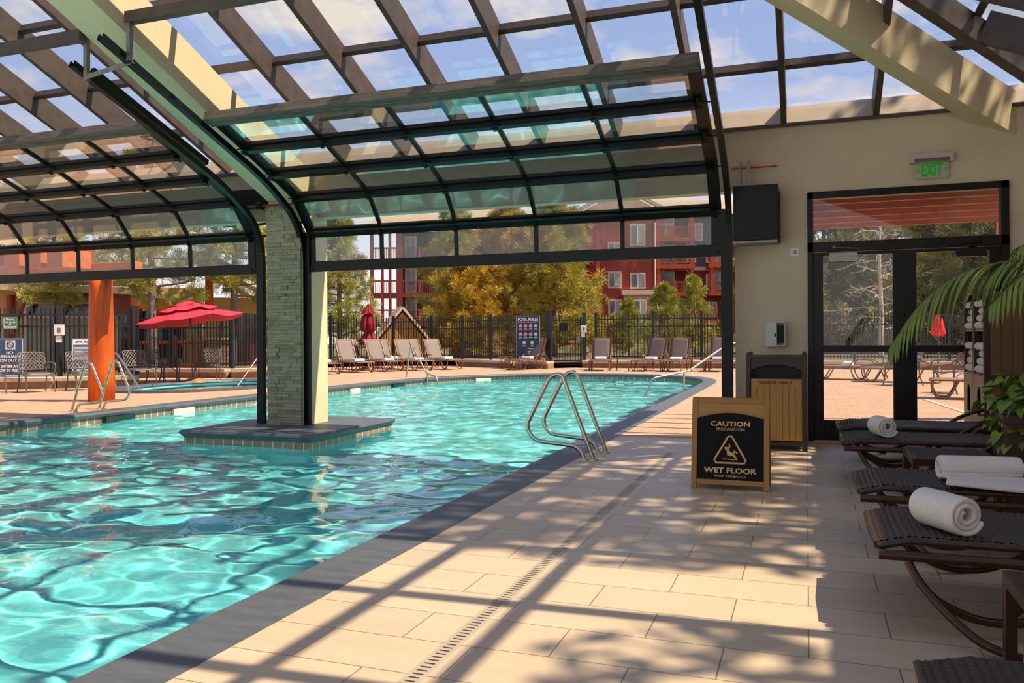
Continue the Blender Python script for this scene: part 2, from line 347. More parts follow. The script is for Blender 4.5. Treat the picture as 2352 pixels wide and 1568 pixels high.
# skylight roof: 5:12 slope down to the front wall, hipped to the right wall
ROOF = bpy.data.objects.new('ceiling', None); COL.objects.link(ROOF); struct(ROOF)
SL = 5/12
def zu(y): return 3.54+(YW-y)*SL        # underside of rafters, front slope
def zr(x): return 3.54+(XR-x)*SL        # right slope
def rpart(o): o['kind'] = 'structure'; return o
nrm = Vector((0, SL, 1)).normalized(); nrr = Vector((SL, 0, 1)).normalized()
RD, RW = .30, .062
xs = [.724-.953*k for k in range(0, 16)]
for x in xs:
    if x > -.5: ytop = YW-(XR-x)
    else: ytop = max(YW-(XR-x), -1.0)
    if -7.2 < x < -6.4: continue
    g = G(); g.beam((x, YW+.06, zu(YW+.06)), (x, ytop, zu(ytop)), RW, RD, up=nrm, off=RD/2); rpart(g.obj('rafter', M_bronze, ROOF))
for k in range(0, 9):                                            # purlins, front slope
    y = 9.02-.985*k; x1 = XR-(YW-y)
    g = G(); g.beam((-14.5, y, zu(y)), (x1, y, zu(y)), .07, .085, up=nrm, off=RD-.06); rpart(g.obj('purlin', M_bronze, ROOF))
for k in range(0, 13):                                           # rafters, right slope
    y = 8.75-.953*k
    if y < -2.6: break
    x0 = XR-(YW-y); x0 = max(x0, -1.6)
    g = G(); g.beam((XR+.06, y, zr(XR+.06)), (x0, y, zr(x0)), RW, RD, up=nrr, off=RD/2); rpart(g.obj('rafter', M_bronze, ROOF))
for k in range(0, 4):                                            # purlins, right slope
    x = (1.445, .911, -.1, -1.1)[k]; y1 = YW-(XR-x)
    g = G(); g.beam((x, -3, zr(x)), (x, y1, zr(x)), .07, .085, up=nrr, off=RD-.06); rpart(g.obj('purlin', M_bronze, ROOF))
up = RD*1.083
g = G(); t = 11.5; g.add([(-14.5, YW+.1, zu(YW+.1)+up), (XR+.1, YW+.1, zu(YW+.1)+up), (XR-t, YW-t, zu(YW-t)+up), (-14.5, YW-t, zu(YW-t)+up)], [(0, 1, 2, 3)]); rpart(g.obj('glazing', M_roofglass, ROOF))
g = G(); t = 4.6; g.add([(XR+.1, YW+.1, zr(XR+.1)+up), (XR-t, YW-t, zr(XR-t)+up), (XR-t, -3, zr(XR-t)+up), (XR+.1, -3, zr(XR+.1)+up)], [(0, 3, 2, 1)]); rpart(g.obj('glazing', M_roofglass, ROOF))
# sill along the wall heads
M_sill = mat('painted sill', (.52, .40, .29), .6, var=.15, scale=4)
g = G(); g.poly([(-14, YW-.04, 3.545), (-14, YW-.04, 3.575), (-14, YW+.13, 3.80), (-14, YW+.36, 3.70), (-14, YW+.36, 3.42), (-14, YW+.2, 3.42), (-14, YW+.2, 3.545)], 14+XR, (1, 0, 0)); o = struct(g.obj('trim_sill', M_sill))
g = G(); g.box(-14, XR, YW-.055, YW-.03, 3.53, 3.565); struct(g.obj('trim_sill_channel', M_bronze))
g = G(); g.box(XR, XR+.2, -3, YW, 3.54, 3.75); struct(g.obj('trim_sill_right', M_sill))
# stucco beams: one down to the column, one along the hip
def bm(y): return 3.04+(9.40-y)*SL
g = G(); t1 = -1.0
prof = [(9.45, 3.02), (t1, bm(t1)), (t1, bm(t1)+.6), (9.72, bm(9.72)+.56), (9.72, 3.0)]
g.poly([(-6.94, y, z) for y, z in prof], .48, (1, 0, 0)); struct(g.obj('trim_beam_column', M_beam))
g = G(); d = Vector((-1, -1, SL)); a = Vector((1.64, 9.72, 3.40)); b = Vector((2.06, 9.72, 3.24)); t = 9.0
h = Vector((0, 0, .46)); s2 = d*t; a2 = Vector((1.64+.08, 9.80, 3.36)); 
q = [a, b, b+s2, a+s2, a+h, b+h, b+h+s2, a+h+s2]; g.add(q, [(0, 1, 2, 3), (7, 6, 5, 4), (0, 3, 7, 4), (1, 5, 6, 2), (0, 4, 5, 1), (3, 2, 6, 7)])
struct(g.obj('trim_beam_hip', M_beam))
g = G(); g.beam((2.35, 9.6, zr(2.35)+.1), (2.35-t, 9.6-t, zr(2.35-t)+.1), .12, .24); struct(g.obj('trim_hip_ridge', M_bronze))
# ================================================================== OVERHEAD DOORS
PRF = [(9.50, 2.075), (9.485, 2.625), (9.125, 3.055), (8.615, 3.272), (8.10, 3.485), (7.515, 3.705)]   # bottom edge, hinge lines, top edge
def overhead_door(name, label, xa, xb, npan):
    t = thing(name, label, 'overhead door', ((xa+xb)/2, 9.5, 0))
    off = Vector((-(xa+xb)/2, -9.5, 0))
    for k in range(5):
        A = Vector((0, *PRF[k])); B = Vector((0, *PRF[k+1])); u = (B-A).normalized(); nm = Vector((1, 0, 0)).cross(u)   # normal
        if nm.y > 0: nm = -nm
        L = (B-A).length; X = lambda x, s, n: Vector((x, 0, 0))+A+u*s+nm*n+off
        bot, top = (.14, .05) if k == 0 else (.055, .05)
        if k == 4: top = .085
        g = G()
        g.beam(X(xa, bot/2+.004, 0), X(xb, bot/2+.004, 0), bot, .05, up=nm)
        g.beam(X(xa, L-top/2-.004, 0), X(xb, L-top/2-.004, 0), top, .05, up=nm)
        sw = .13 if k else .115
        for x in (xa+sw/2, xb-sw/2): g.beam(X(x, bot, 0), X(x, L-top, 0), sw, .046, up=nm)
        for i in range(1, npan): xx = xa+.07+(xb-xa-.14)*i/npan; g.beam(X(xx, bot, 0), X(xx, L-top, 0), .045, .044, up=nm)
        sec = g.obj('section', M_frame, t, bevel=.004)
        g = G(); q = [X(xa+.05, bot-.01, -.004), X(xb-.05, bot-.01, -.004), X(xb-.05, L-top+.01, -.004), X(xa+.05, L-top+.01, -.004)]; g.add(q, [(0, 1, 2, 3)]); g.obj('glazing', M_dirty if k == 0 else M_glassd, sec)
        g = G()
        if k: g.beam(X(xa+.1, -.005, .05), X(xb-.1, -.005, .05), .085, .06, up=nm); g.beam(X(xa+.1, .035, .085), X(xb-.1, .035, .085), .014, .03, up=nm); g.obj('strut', M_frame, sec)
        g = G()
        for i in range(npan+1):
            xx = min(max(xa+.07+(xb-xa-.14)*i/npan, xa+.05), xb-.05)
            if k: g.beam(X(xx-.02, -.01, .09), X(xx+.02, -.01, .09), .09, .016, up=nm); g.tube([X(xx-.04, 0, .1), X(xx+.04, 0, .1)], .009, 6)
            if i in (0, npan): xx2 = xa-.04 if i == 0 else xb+.04; g.tube([X(xx, 0 if k else .05, .03), X(xx2, 0 if k else .05, .03)], .008, 6); g.beam(X(xx-.03, .05, .03), X(xx+.03, .05, .03), .08, .012, up=nm)
        g.obj('hinge', M_frame, sec)
    g = G(); g.beam(X(xa, L, .02), X(xb, L, .02), .085, .11, up=nm)
    g.beam(X(xa, L-.035, .06), X(xb, L-.035, .06), .012, .05, up=nm); g.beam(X(xa, L-.09, .055), X(xb, L-.09, .055), .05, .02, up=nm); g.obj('top_rail', M_grey, t, bevel=.005)
    g = G(); g.beam(X(xa, 0, 0)+Vector((0, 0, -.02))*0, X(xb, 0, 0), .02, .02); 
    return t
overhead_door('overhead_door', 'wide dark glazed overhead door raised between the stone column and the cream wall', -6.39, -.90, 5)
overhead_door('overhead_door', 'wide dark glazed overhead door raised to the left of the stone column', -12.72, -7.24, 5)
def track(label, x, side, ytop):
    t = thing('door_track', label, 'door track', (x, 9.46, 0)); off = Vector((-x, -9.46, 0)); s_ = (9.125-ytop)
    P = fillet([(x, 9.455, 0), (x, 9.455, 2.70), (x, 8.6, 3.20), (x, ytop, 3.20+(8.6-ytop)*.37)], [0, .55, .3, 0], 8)
    P = [p+off for p in P]; g = G(); n = len(P); vs = []
    prof = [(-.035, -.03), (-.035, .04), (.03, .04), (.03, -.03), (.022, -.03), (.022, .032), (-.027, .032), (-.027, -.03)]
    fs = []
    for i, p in enumerate(P):
        d = (P[min(i+1, n-1)]-P[max(i-1, 0)]).normalized(); nn = Vector((0, -d.z, d.y)); 
        for a, b in prof: vs.append(p+Vector((a*1.0, 0, 0))+nn*(-b if nn.y > 0 else b)*1.0)
    k = len(prof)
    for i in range(n-1): fs += [(i*k+j, i*k+(j+1) % k, (i+1)*k+(j+1) % k, (i+1)*k+j) for j in range(k)]
    g.add(vs, fs, False); g.obj('rail', M_frame, t)
    g = G(); sx = -side
    g.box(-.045+sx*0, .045, -.02, .03, 0, 2.6); g.xf(Matrix.Translation((sx*.05, 0, 0))); g.obj('jamb_angle', M_frame, t)
    g = G(); a = Vector((x, 8.9, 3.11))+off
    for zz in (2.85, 3.02): g.beam((0, 9.33-9.46, zz-.28), (sx*.03, 9.70-9.46, zz-.2), .03, .03)
    g.obj('bracket', M_frame, t)
    return t
track('black curved door track on the right face of the stone column', -6.43, -1, 6.08)
track('black curved door track beside the black box on the cream wall', -.81, 1, 5.6)
track('black curved door track on the left face of the stone column', -7.10, 1, 6.35)
g = G(); g.beam((-7.10, 8.35, 3.40), (-7.10, 6.6, 4.03), .05, .07, up=nrm); tag(g.obj('track_splice', M_frame), 'black splice channel above the door track left of the column', 'channel')
def strut_bar(label, p0, p1, hang):
    t = thing('strut_bar', label, 'steel bar', p0); o = -Vector(p0)
    g = G(); g.beam(Vector(p0)+o, Vector(p1)+o, .10, .11); g.obj('tube', M_bronze, t, bevel=.004)
    for a, b in hang: g = G(); g.beam(Vector(a)+o, Vector(b)+o, .045, .006, up=(0, 1, 0)); g.beam(Vector(a)+o+Vector((.02, .02, 0)), Vector(b)+o+Vector((.02, .02, 0)), .045, .006, up=(1, 0, 0)); g.obj('hanger', M_galv, t)
strut_bar('brown steel ceiling bar running right from the sunlit beam face', (-6.40, 6.39, 4.41), (-.6, 6.39, 4.41), [((-6.37, 6.36, 4.41), (-6.37, 6.36, 3.98))])
strut_bar('brown steel ceiling bar at the far left, above the left overhead door', (-6.96, 6.36, 4.30), (-12.6, 6.36, 4.30), [((-7.0, 6.42, 4.3), (-7.0, 6.42, 3.86)), ((-6.98, 6.42, 3.9), (-6.40, 6.42, 3.98))])
# torsion shaft end and drum at the column head
t = thing('torsion_drum', 'black cable drum on a red shaft above the stone column', 'door hardware', (-7.0, 9.30, 2.99))
g = G(); g.tube([(-.06, 0, 0), (.02, 0, 0)], .055, 14); g.obj('drum', M_frame, t); g = G(); g.tube([(-.4, 0, 0), (.55, 0, 0)], .014, 8); g.obj('shaft', mat('rusty red shaft', (.20, .03, .02), .5), t)
g = G(); g.box(-.75, -.1, .28, .34, .02, .30); g.obj('bearing_plate', M_frame, t)
# motor box at the right jamb
t = thing('motor_box', 'black door motor box on the cream wall beside the track', 'motor box', (-.52, 9.5, 2.21))
g = G(); g.box(-.245, .235, -.1, .21, .03, .64); g.obj('cover', mat('motor box cover', (.009, .009, .008), .45, var=.3, scale=6, spec=.3), t, bevel=.006)
g = G(); g.box(-.245, .225, -.09, .21, 0, .026); g.obj('base_plate', M_galv, t); g = G(); g.box(.237, .25, -.06, .21, .01, .56); g.obj('side_flange', M_frame, t)
t = thing('shaft_end', 'copper coloured shaft end on a bracket above the motor box', 'door hardware', (-.66, 9.55, 3.08))
g = G(); g.tube([(-.14, 0, 0), (.36, 0, 0)], .017, 10); g.obj('shaft', mat('copper shaft', (.42, .14, .05), .35, metal=.6), t)
g = G(); g.beam((-.03, 0, .06), (-.03, 0, -.26), .012, .1, up=(0, 1, 0)); g.beam((.055, 0, .07), (.055, 0, -.24), .03, .03); g.obj('bracket', M_galv, t)

# ================================================================== GLASS DOUBLE DOOR
DOOR = bpy.data.objects.new('door_1', None); COL.objects.link(DOOR); DOOR['kind'] = 'structure'; DOOR.location = (1.0, 9.68, 0)
M_door = mat('dark bronze door frame', (.008, .005, .004), .35, spec=.3)
def dpart(g, name, m, p=DOOR, **k): o = g.obj(name, m, p, **k); o['kind'] = 'structure'; return o
g = G(); g.box(-.986, -.925, 0, .12, 0, 2.776); g.box(.905, .982, 0, .12, 0, 2.776); g.box(-.986, .982, 0, .12, 2.70, 2.776); g.box(-.986, .982, 0, .12, 2.105, 2.215); dpart(g, 'door_frame', M_door, bevel=.004)
g = G(); g.add([(-.925, .06, 2.215), (.905, .06, 2.215), (.905, .06, 2.70), (-.925, .06, 2.70)], [(0, 1, 2, 3)]); dpart(g, 'transom_pane', M_glass)
g = G(); g.box(-.925, .905, .0, .1, .0, .014); dpart(g, 'threshold', mat('brass threshold', (.55, .33, .2), .35, metal=.8))
for sgn, a, b in ((-1, -.925, -.002), (1, -.001, .905)):
    e = empty('door_leaf', DOOR); e['kind'] = 'structure'
    w0 = .1 if sgn < 0 else .115; w1 = .115 if sgn < 0 else .1
    g = G(); g.box(a, a+w0, .03, .08, .016, 2.10); g.box(b-w1, b, .03, .08, .016, 2.10); g.box(a+w0, b-w1, .03, .08, .016, .235); g.box(a+w0, b-w1, .03, .08, 2.065, 2.10); g.box(a+w0, b-w1, .03, .08, .995, 1.065); dpart(g, 'leaf_frame', M_door, e, bevel=.003)
    g = G(); g.add([(a+w0, .055, .235), (b-w1, .055, .235), (b-w1, .055, 2.065), (a+w0, .055, 2.065)], [(0, 1, 2, 3)]); dpart(g, 'pane', M_glass, e)
    g = G(); x = (b-.06 if sgn < 0 else a+.06); g.tube([(x, -.045, .9), (x, -.045, 1.2)], .014, 8); g.tube([(x, -.045, .92), (x, .03, .92)], .01, 6); g.tube([(x, -.045, 1.18), (x, .03, 1.18)], .01, 6); g.tube([(x, .02, .86), (x, .034, .86)], .022, 12); dpart(g, 'door_handle', M_black, e)
    cx = -.62 if sgn < 0 else .62
    c = empty('door_closer', e, (cx, 0, 2.05)); c['kind'] = 'structure'
    g = G(); g.box(-.14, .145, -.06, .028, -.055, .035); dpart(g, 'closer_body', mat('closer silver', (.45, .44, .38), .4) if sgn < 0 else M_black, c, bevel=.004)
    g = G(); g.tube([(-.06*-sgn, -.03, .04), (-.06*-sgn+.25*-sgn, -.04, .075), (-.09*-sgn, -.01, .095)], .008, 6); g.sphere((-.09*-sgn, -.01, .1), .022, 8, 6); dpart(g, 'closer_arm', M_galv if sgn < 0 else M_black, c)

# ================================================================== WALL FITTINGS
t = thing('exit_sign', 'green EXIT sign with arrows above the glass double door', 'exit sign', (1.262, 9.70, 2.98))
g = G(); g.box(-.21, .21, -.06, .02, .03, .135); g.obj('housing', mat('exit sign housing', (.55, .50, .46), .4), t, bevel=.006)
g = G(); g.box(-.17, .165, -.066, -.055, .035, .075); g.obj('lamp_slot', mat('exit lamp slot', (.22, .12, .10), .3), t)
g = G(); g.box(-.165, .165, -.012, -.006, -.135, .03); g.obj('panel', mat('exit panel', (.50, .46, .33), .5), t)
mg, n_, l_, b_ = nodes('lit green letters'); b_.inputs['Base Color'].default_value = (.0, .25, .01, 1); b_.inputs['Emission Color'].default_value = (.0, .36, .01, 1); b_.inputs['Emission Strength'].default_value = .22
text('EXIT', .205, 0, -.016, -.047, mg, t, h=.14, bold=.037); text('<', .032, -.135, -.016, -.047, mg, t, h=.042, bold=.01); text('>', .032, .135, -.016, -.047, mg, t, h=.042, bold=.01)
t = thing('wall_switch', 'small white switch plate on the cream wall left of the door', 'switch', (-.122, 9.72, 2.118)); g = G(); g.box(-.045, .045, -.012, .001, -.045, .045); g.obj('plate', M_white, t, bevel=.003)
g = G(); g.tube([(0, -.012, .0), (0, -.016, .0)], .02, 16); g.obj('button', M_black, t); g = G(); g.tube([(0, -.014, .0), (0, -.019, .0)], .013, 16); g.obj('button_face', M_white, t)
t = thing('wall_box', 'white metal box with open door on the cream wall above the bin', 'wall box', (-.33, 9.72, 1.195))
g = G(); g.box(-.105, .105, -.012, 0, -.135, .135); g.box(-.105, .105, -.11, 0, .125, .135); g.box(-.105, .105, -.11, 0, -.135, -.125); g.box(.095, .105, -.11, 0, -.135, .135); g.box(-.105, -.095, -.11, 0, -.135, .135); g.obj('case', mat('pale wall box', (.62, .66, .58), .5), t, bevel=.002)
g = G(); g.box(-.105, .015, -.122, -.112, -.138, .138); o = g.obj('cover', mat('pale wall box', (0, 0, 0)), t, bevel=.003); g = G(); g.box(-.012, .004, -.126, -.12, -.03, .01); g.obj('latch', M_black, t)
g = G(); g.box(.02, .09, -.06, -.012, -.1, .1); g.obj('switch_gear', M_black, t)

# ================================================================== WASTE BIN
t = thing('waste_bin', 'tan and brown wooden waste bin lettered WASTE ONLY beside the door', 'waste bin', (-.298, 9.04, 0))
M_bb = mat('dark brown stained frame', (.045, .018, .010), .4, var=.3, scale=6); M_bp = mat('tan painted panel', (.46, .25, .05), .5, var=.15, scale=4)
g = G()
for x in (-.275, .275):
    for y in (-.225, .225): g.box(x-.024, x+.024, y-.024, y+.024, 0, .985); g.sphere((x, y, .988), .022, 8, 6)
g.box(-.26, .26, -.235, .235, .05, .09); g.box(-.255, -.245, -.21, .21, .09, .95); g.box(.245, .255, -.21, .21, .09, .95); g.box(-.25, .25, .21, .22, .09, .95); g.obj('body', M_bb, t, bevel=.004)
g = G(); g.box(-.285, .285, -.25, .25, .945, .975); g.obj('lid', M_bb, t, bevel=.004)
g = G(); P = [(-.25, -.232, .95), (-.25, -.232, .83)]+[(-.25+.5*k/16, -.232, .83+.055*math.sin(PI*k/16)) for k in range(1, 16)]+[(.25, -.232, .83), (.25, -.232, .95)]; g.poly(list(reversed(P)), .03, (0, 1, 0)); g.obj('arched_fascia', M_bb, t)
g = G(); g.box(-.25, .25, -.15, -.14, .72, .95); g.obj('chute', M_black, t)
g = G(); g.box(-.25, .25, -.236, -.2, .10, .735)
for k in range(9): pass
d = g.obj('door_panel', M_bp, t, bevel=.003)
g = G()
for k in range(7): x = -.19+.0625*k; g.box(x-.0025, x+.0025, -.2375, -.235, .11, .66)
g.obj('groove', mat('groove brown', (.16, .08, .025), .7), d)
text('WASTE ONLY', .335, -.01, -.239, .695, M_txtdark, d, h=.03, bold=.02)

# ================================================================== CAUTION A-FRAME
t = thing('caution_sign', 'gold framed black A-frame sign reading CAUTION WET FLOOR on the tiles', 'sign', (-.564, 6.46, 0))
TL = math.atan2(.13, .69); R = Matrix.Rotation(-TL, 4, 'X')
M_gold = mat('gold bronze frame', (.40, .19, .03), .38, var=.25, scale=3, metal=.2)
g = G()
g.box(-.293, -.251, -.012, .012, 0, .70); g.box(.251, .293, -.012, .012, 0, .70); g.box(-.251, .251, -.012, .012, .665, .70); g.box(-.251, .251, -.012, .012, .035, .075); g.xf(R); g.obj('frame', M_gold, t, bevel=.003)
g = G(); arc = [(-.251+.502*k/20, 0, .555+.042*math.sin(PI*k/20)) for k in range(21)]
g.poly([(.251, -.002, .075), (-.251, -.002, .075)]+[(x, -.002, z) for x, y, z in arc][0:], .006, (0, 1, 0)); g.xf(R); g.obj('black_panel', mat('sign black', (.004, .003, .004), .5, spec=.15), t)
g = G(); g.poly([(x, -.006, z) for x, y, z in arc]+[(.251, -.006, .665), (-.251, -.006, .665)], .012, (0, 1, 0)); g.tube([(x, -.008, z) for x, y, z in arc], .008, 6); g.xf(R); g.obj('arched_header', mat('sign header gold', (.42, .21, .045), .45, metal=.15), t)
def signtext(s, w, z, h, b, par):
    o = text(s, w, 0, 0, 0, M_txtgold, par, h=h, bold=b); o.location = R @ Vector((0, -.006, z)); o.rotation_euler = (PI/2-TL, 0, 0)
signtext('CAUTION', .298, .505, .038, .03, t); signtext('PRECAUCION', .215, .463, .021, .004, t); signtext('WET FLOOR', .395, .145, .042, .03, t); signtext('PISO MOJADO', .235, .103, .022, .003, t)
e = G(); T = fillet([(0, 0, .43), (.128, 0, .208), (-.128, 0, .208), (0, 0, .43)], 0.0001, 1); T = []
for (ax, az), (bx, bz) in (((0, .432), (.132, .204)), ((.132, .204), (-.132, .204)), ((-.132, .204), (0, .432))):
    for k in range(9): u = .1+.8*k/8; T.append((ax+(bx-ax)*u, -.005, az+(bz-az)*u))
e.tube(T, .0078, 8, closed=True); e.xf(R); e.obj('warning_triangle', M_txtgold, t)
e = G(); mm = lambda x, z: (x, -.006, z)
e.sphere(mm(-.03, .318), .012, 10, 6, (1, .3, 1)); e.tube([mm(-.022, .306), mm(-.005, .283), mm(.03, .262), mm(.05, .238)], [.010, .013, .011, .006], 8); e.tube([mm(-.016, .308), mm(-.002, .333), mm(-.01, .352)], [.008, .007, .005], 8); e.tube([mm(-.016, .3), mm(-.018, .272), mm(.006, .258)], [.008, .007, .005], 8); e.tube([mm(.02, .275), mm(.034, .296), mm(.055, .278)], [.009, .008, .005], 8); e.tube([mm(-.055, .234), mm(.055, .232)], .004, 6)
e.xf(R); e.obj('falling_figure', M_txtgold, t)
g = G(); g.box(-.293, .293, -.012, .012, 0, .70); g.xf(Matrix.Translation((0, .265, 0)) @ Matrix.Rotation(TL, 4, 'X')); g.obj('rear_panel', M_gold, t, bevel=.003)
g = G(); g.tube([(-.29, .132, .69), (.29, .132, .69)], .012, 10); g.obj('hinge', M_gold, t)
# drain
M_drain = mat('tan drain grate', (.44, .36, .26), .5, var=.1, scale=10)
t = thing('trench_drain', 'long narrow slotted drain set into the floor tiles', 'drain', (-1.305, 1.2, 0)); L = 7.1
g = G(); g.box(-.037, -.022, 0, L, -.02, .002); g.box(.022, .037, 0, L, -.02, .002)
for k in range(int(L/.032)): g.box(-.022, .022, k*.032, k*.032+.021, -.012, .001)
g.obj('grate', M_drain, t); g = G(); g.box(-.037, .037, 0, L, -.1, -.06); g.obj('channel', M_black, t)

# ================================================================== POOL RAILS
def loop_rail(g, s, r=.021):
    """handrail loop in the XZ plane, post at x=0, loop leaning over the water (-x*s)"""
    P = fillet([(0, 0, 0), (-.30, 0, .87), (-.72, 0, .25), (-.12, 0, .13), (-.085, 0, 0)], [0, .14, .13, .07, 0], 7)
    # hand shaped: base, top bend, outer bend, lower run, foot
    P = fillet([(0, 0, 0), (-.315, 0, .83), (-.43, 0, .80), (-.685, 0, .30), (-.60, 0, .165), (-.155, 0, .125), (-.085, 0, 0)], [0, .1, .1, .1, .12, .09, 0], 6)
    g.tube([(p.x*s, 0, p.z) for p in P], r, 12)
def ladder(label, x, y, s, dy):
    t = thing('pool_ladder', label, 'pool ladder', (x, y, 0))
    for k in (0, 1):
        g = G(); loop_rail(g, s); g.xf(Matrix.Translation((0, k*dy, 0))); o = g.obj('rail', M_steel, t)
        g = G()
        for q in (0, -.085*s): g.lathe([(.045, 0), (.045, .008), (.022, .014)], (q, k*dy, 0), 14)
        g.obj('escutcheon', M_steel, o)
    return t
ladder('pair of looped stainless pool handrails on the tile edge in front', -1.93, 7.61, 1, .53)
ladder('pair of looped stainless pool handrails in front of the orange log post', -11.3, 10.05, -1, .55)
def stair_rail(label, P, r=.022, posts=()):
    t = thing('stair_rail', label, 'pool rail', P[0]); o = Vector(P[0]); g = G(); g.tube([p-o for p in fillet(P, .09, 5)], r, 10); g.obj('handrail', M_steel, t)
    for a, b in posts: g = G(); g.tube([Vector(a)-o, Vector(b)-o], r, 10); g.obj('post', M_steel, t)
stair_rail('stainless entry rail rising at the right end of the pool', [(-3.45, 18.0, -.3), (-3.25, 18.2, .22), (-2.55, 18.9, .36), (-1.75, 20.1, .98), (-1.2, 20.5, .98), (-1.2, 20.5, 0)], posts=[((-2.62, 18.6, -.3), (-2.62, 18.7, .34))])
stair_rail('stainless stair rail at the far pool edge before the loungers', [(-10.95, 21.2, 0), (-10.85, 21.25, .86), (-10.70, 21.2, .84), (-10.15, 20.9, .13), (-9.75, 20.7, .06), (-9.62, 20.6, -.4)], posts=[((-10.12, 20.88, .12), (-10.12, 20.88, -.4))])
stair_rail('stainless spa rail rising just right of the orange post', [(-15.55, 15.1, 0), (-15.35, 14.7, .84), (-14.95, 14.55, .84), (-14.0, 14.35, -.05)])
stair_rail('stainless spa rail leaning up beside the column', [(-13.85, 17.4, -.05), (-14.0, 18.6, .82), (-13.8, 18.9, .86), (-13.1, 19.0, .86), (-13.1, 19.0, 0)])
# ================================================================== WICKER LOUNGERS
mw, n_, l_, b_ = nodes('dark brown wicker'); MATS['dark brown wicker'] = mw
b_.inputs['Base Color'].default_value = (.042, .023, .013, 1); b_.inputs['Specular IOR Level'].default_value = .4; b_.inputs['Roughness'].default_value = .33
M_tubeb = mat('bronze brown tube', (.085, .036, .016), .3, metal=.55, var=.3, scale=8)
def weave(g, x0, x1, y0, y1, zf, p=.026, q=6, hgt=.013):
    """twill of flat strands over a surface z = zf(x, y)"""
    nx = int((x1-x0)/p); ny = int((y1-y0)/p); nu, nv = nx*q, ny*q
    def P(u, v):
        x = x0+(x1-x0)*u; y = y0+(y1-y0)*v; a = u*nx; b = v*ny
        i = min(int(a+1e-6), nx-1); j = min(int(b+1e-6), ny-1); fa = a-i; fb = b-j
        h = (max(0, 1-(2*fa-1)**2))**.5*(.35+.65*abs(math.sin(PI*(b+.5*(i % 2)+fa*.6))))
        return (x, y, zf(x, y)+h*hgt)
    return g.grid(P, nu, nv, True)
def make_lounger():
    t = thing('wicker_lounger', None, None); t['category'] = 'lounger'
    zf = lambda x, y: .362-.03*max(0, .12-x)/.12-.012*math.sin(PI*min(1, max(0, x)/1.2))*math.cos((y)/.36*PI/2)
    g = G(); weave(g, .0, 1.95, -.31, .31, zf); slg = g.obj('sling', mw, t)
    g = G()
    for y in (-.318, .318): g.tube([(x, y, .352-.03*max(0, .12-x)/.12) for x in (.0, .05, .12, .5, 1.0, 1.5, 1.95)], .016, 8)
    g.tube([(.0, -.318, .328), (-.008, 0, .33), (0, .318, .328)], .016, 8); g.obj('sling_edge', mw, slg)
    g = G(); pts = []
    g.grid(lambda u, v: (.0+1.95*u, -.315+.63*v, .340-.03*max(0, .12-1.95*u)/.12), 30, 2, True); g.obj('sling_underside', mw, slg)
    for y in (-.36, .36):
        g = G(); g.tube([(-.0, y, .30), (1.98, y, .30)], .021, 12); g.obj('side_rail', M_tubeb, t)
    g = G(); g.tube([(.02, -.36, .30), (.02, .36, .30)], .014, 8); g.obj('cross_rail', M_tubeb, t); g = G(); g.tube([(1.2, -.36, .30), (1.2, .36, .30)], .014, 8); g.obj('cross_rail', M_tubeb, t)
    for sg in (-1, 1):
        y = sg*.36
        for k in (0, 1):
            X = lambda x: x if k == 0 else 1.95-x
            g = G(); g.tube(smoothpath([(X(.10), y-sg*.01, .295), (X(.15), y+sg*.04, .205), (X(.24), y+sg*.12, .11), (X(.34), y+sg*.19, .042), (X(.46), y+sg*.23, .014)], 5), .017, 10); g.obj('leg', M_tubeb, t)
            g = G(); g.tube(smoothpath([(X(.145), y+sg*.02, .205), (X(.22), y+sg*.02, .13), (X(.36), y+sg*.02, .075), (X(.52), y+sg*.02, .085), (X(.68), y+sg*.01, .17), (X(.80), y, .285)], 5), .017, 10); g.obj('leg_arc', M_tubeb, t)
        g = G(); g.tube(smoothpath([(.95, y, .31), (1.08, y+sg*.02, .40), (1.28, y+sg*.03, .475), (1.5, y+sg*.03, .49), (1.72, y+sg*.02, .46), (1.9, y, .33)], 5), .017, 10); g.obj('armrest', M_tubeb, t)
    return t
wl = make_lounger(); GL = 'wicker loungers in a row by the glass door'
for i, (y, lb) in enumerate([(2.05, 'wicker lounger cut off by the photo bottom right corner, nearest of the row'), (3.99, 'wicker lounger with a thick upright towel roll near its foot end'), (5.19, 'wicker lounger with a long half unrolled white towel on it'), (7.24, 'wicker lounger with one small towel roll, behind the low wicker table'), (8.27, 'bare wicker lounger closest to the glass door')]):
    placed(wl, i, lb, (.27, y, 0), 0, GL)
# side tables
def make_table():
    t = thing('side_table', None, None); t['category'] = 'side table'
    g = G(); weave(g, .03, .50, -.27, .27, lambda x, y: .352, p=.02, q=4); g.obj('woven_top', mw, t)
    g = G(); g.box(0, .53, -.30, -.265, .31, .36); g.box(0, .53, .265, .30, .31, .36); g.box(0, .035, -.265, .265, .31, .36); g.box(.495, .53, -.265, .265, .31, .36); g.obj('frame', M_tubeb, t, bevel=.004)
    for x in (.0, .49):
        for y in (-.30, .26):
            g = G(); g.box(x, x+.04, y, y+.04, 0, .315); g.beam((x+.02, y+.02, .2), (x+(.14 if x == 0 else -.1), y+.02, .318), .025, .025); g.obj('leg', M_tubeb, t, bevel=.004)
    return t
tb = make_table()
placed(tb, 0, 'low wicker side table between the two loungers by the planter', (.66, 6.34, 0), 0, 'wicker side tables')
placed(tb, 1, 'low wicker side table cut by the right photo edge, nearest the camera', (.645, 3.0, 0), 0, 'wicker side tables')

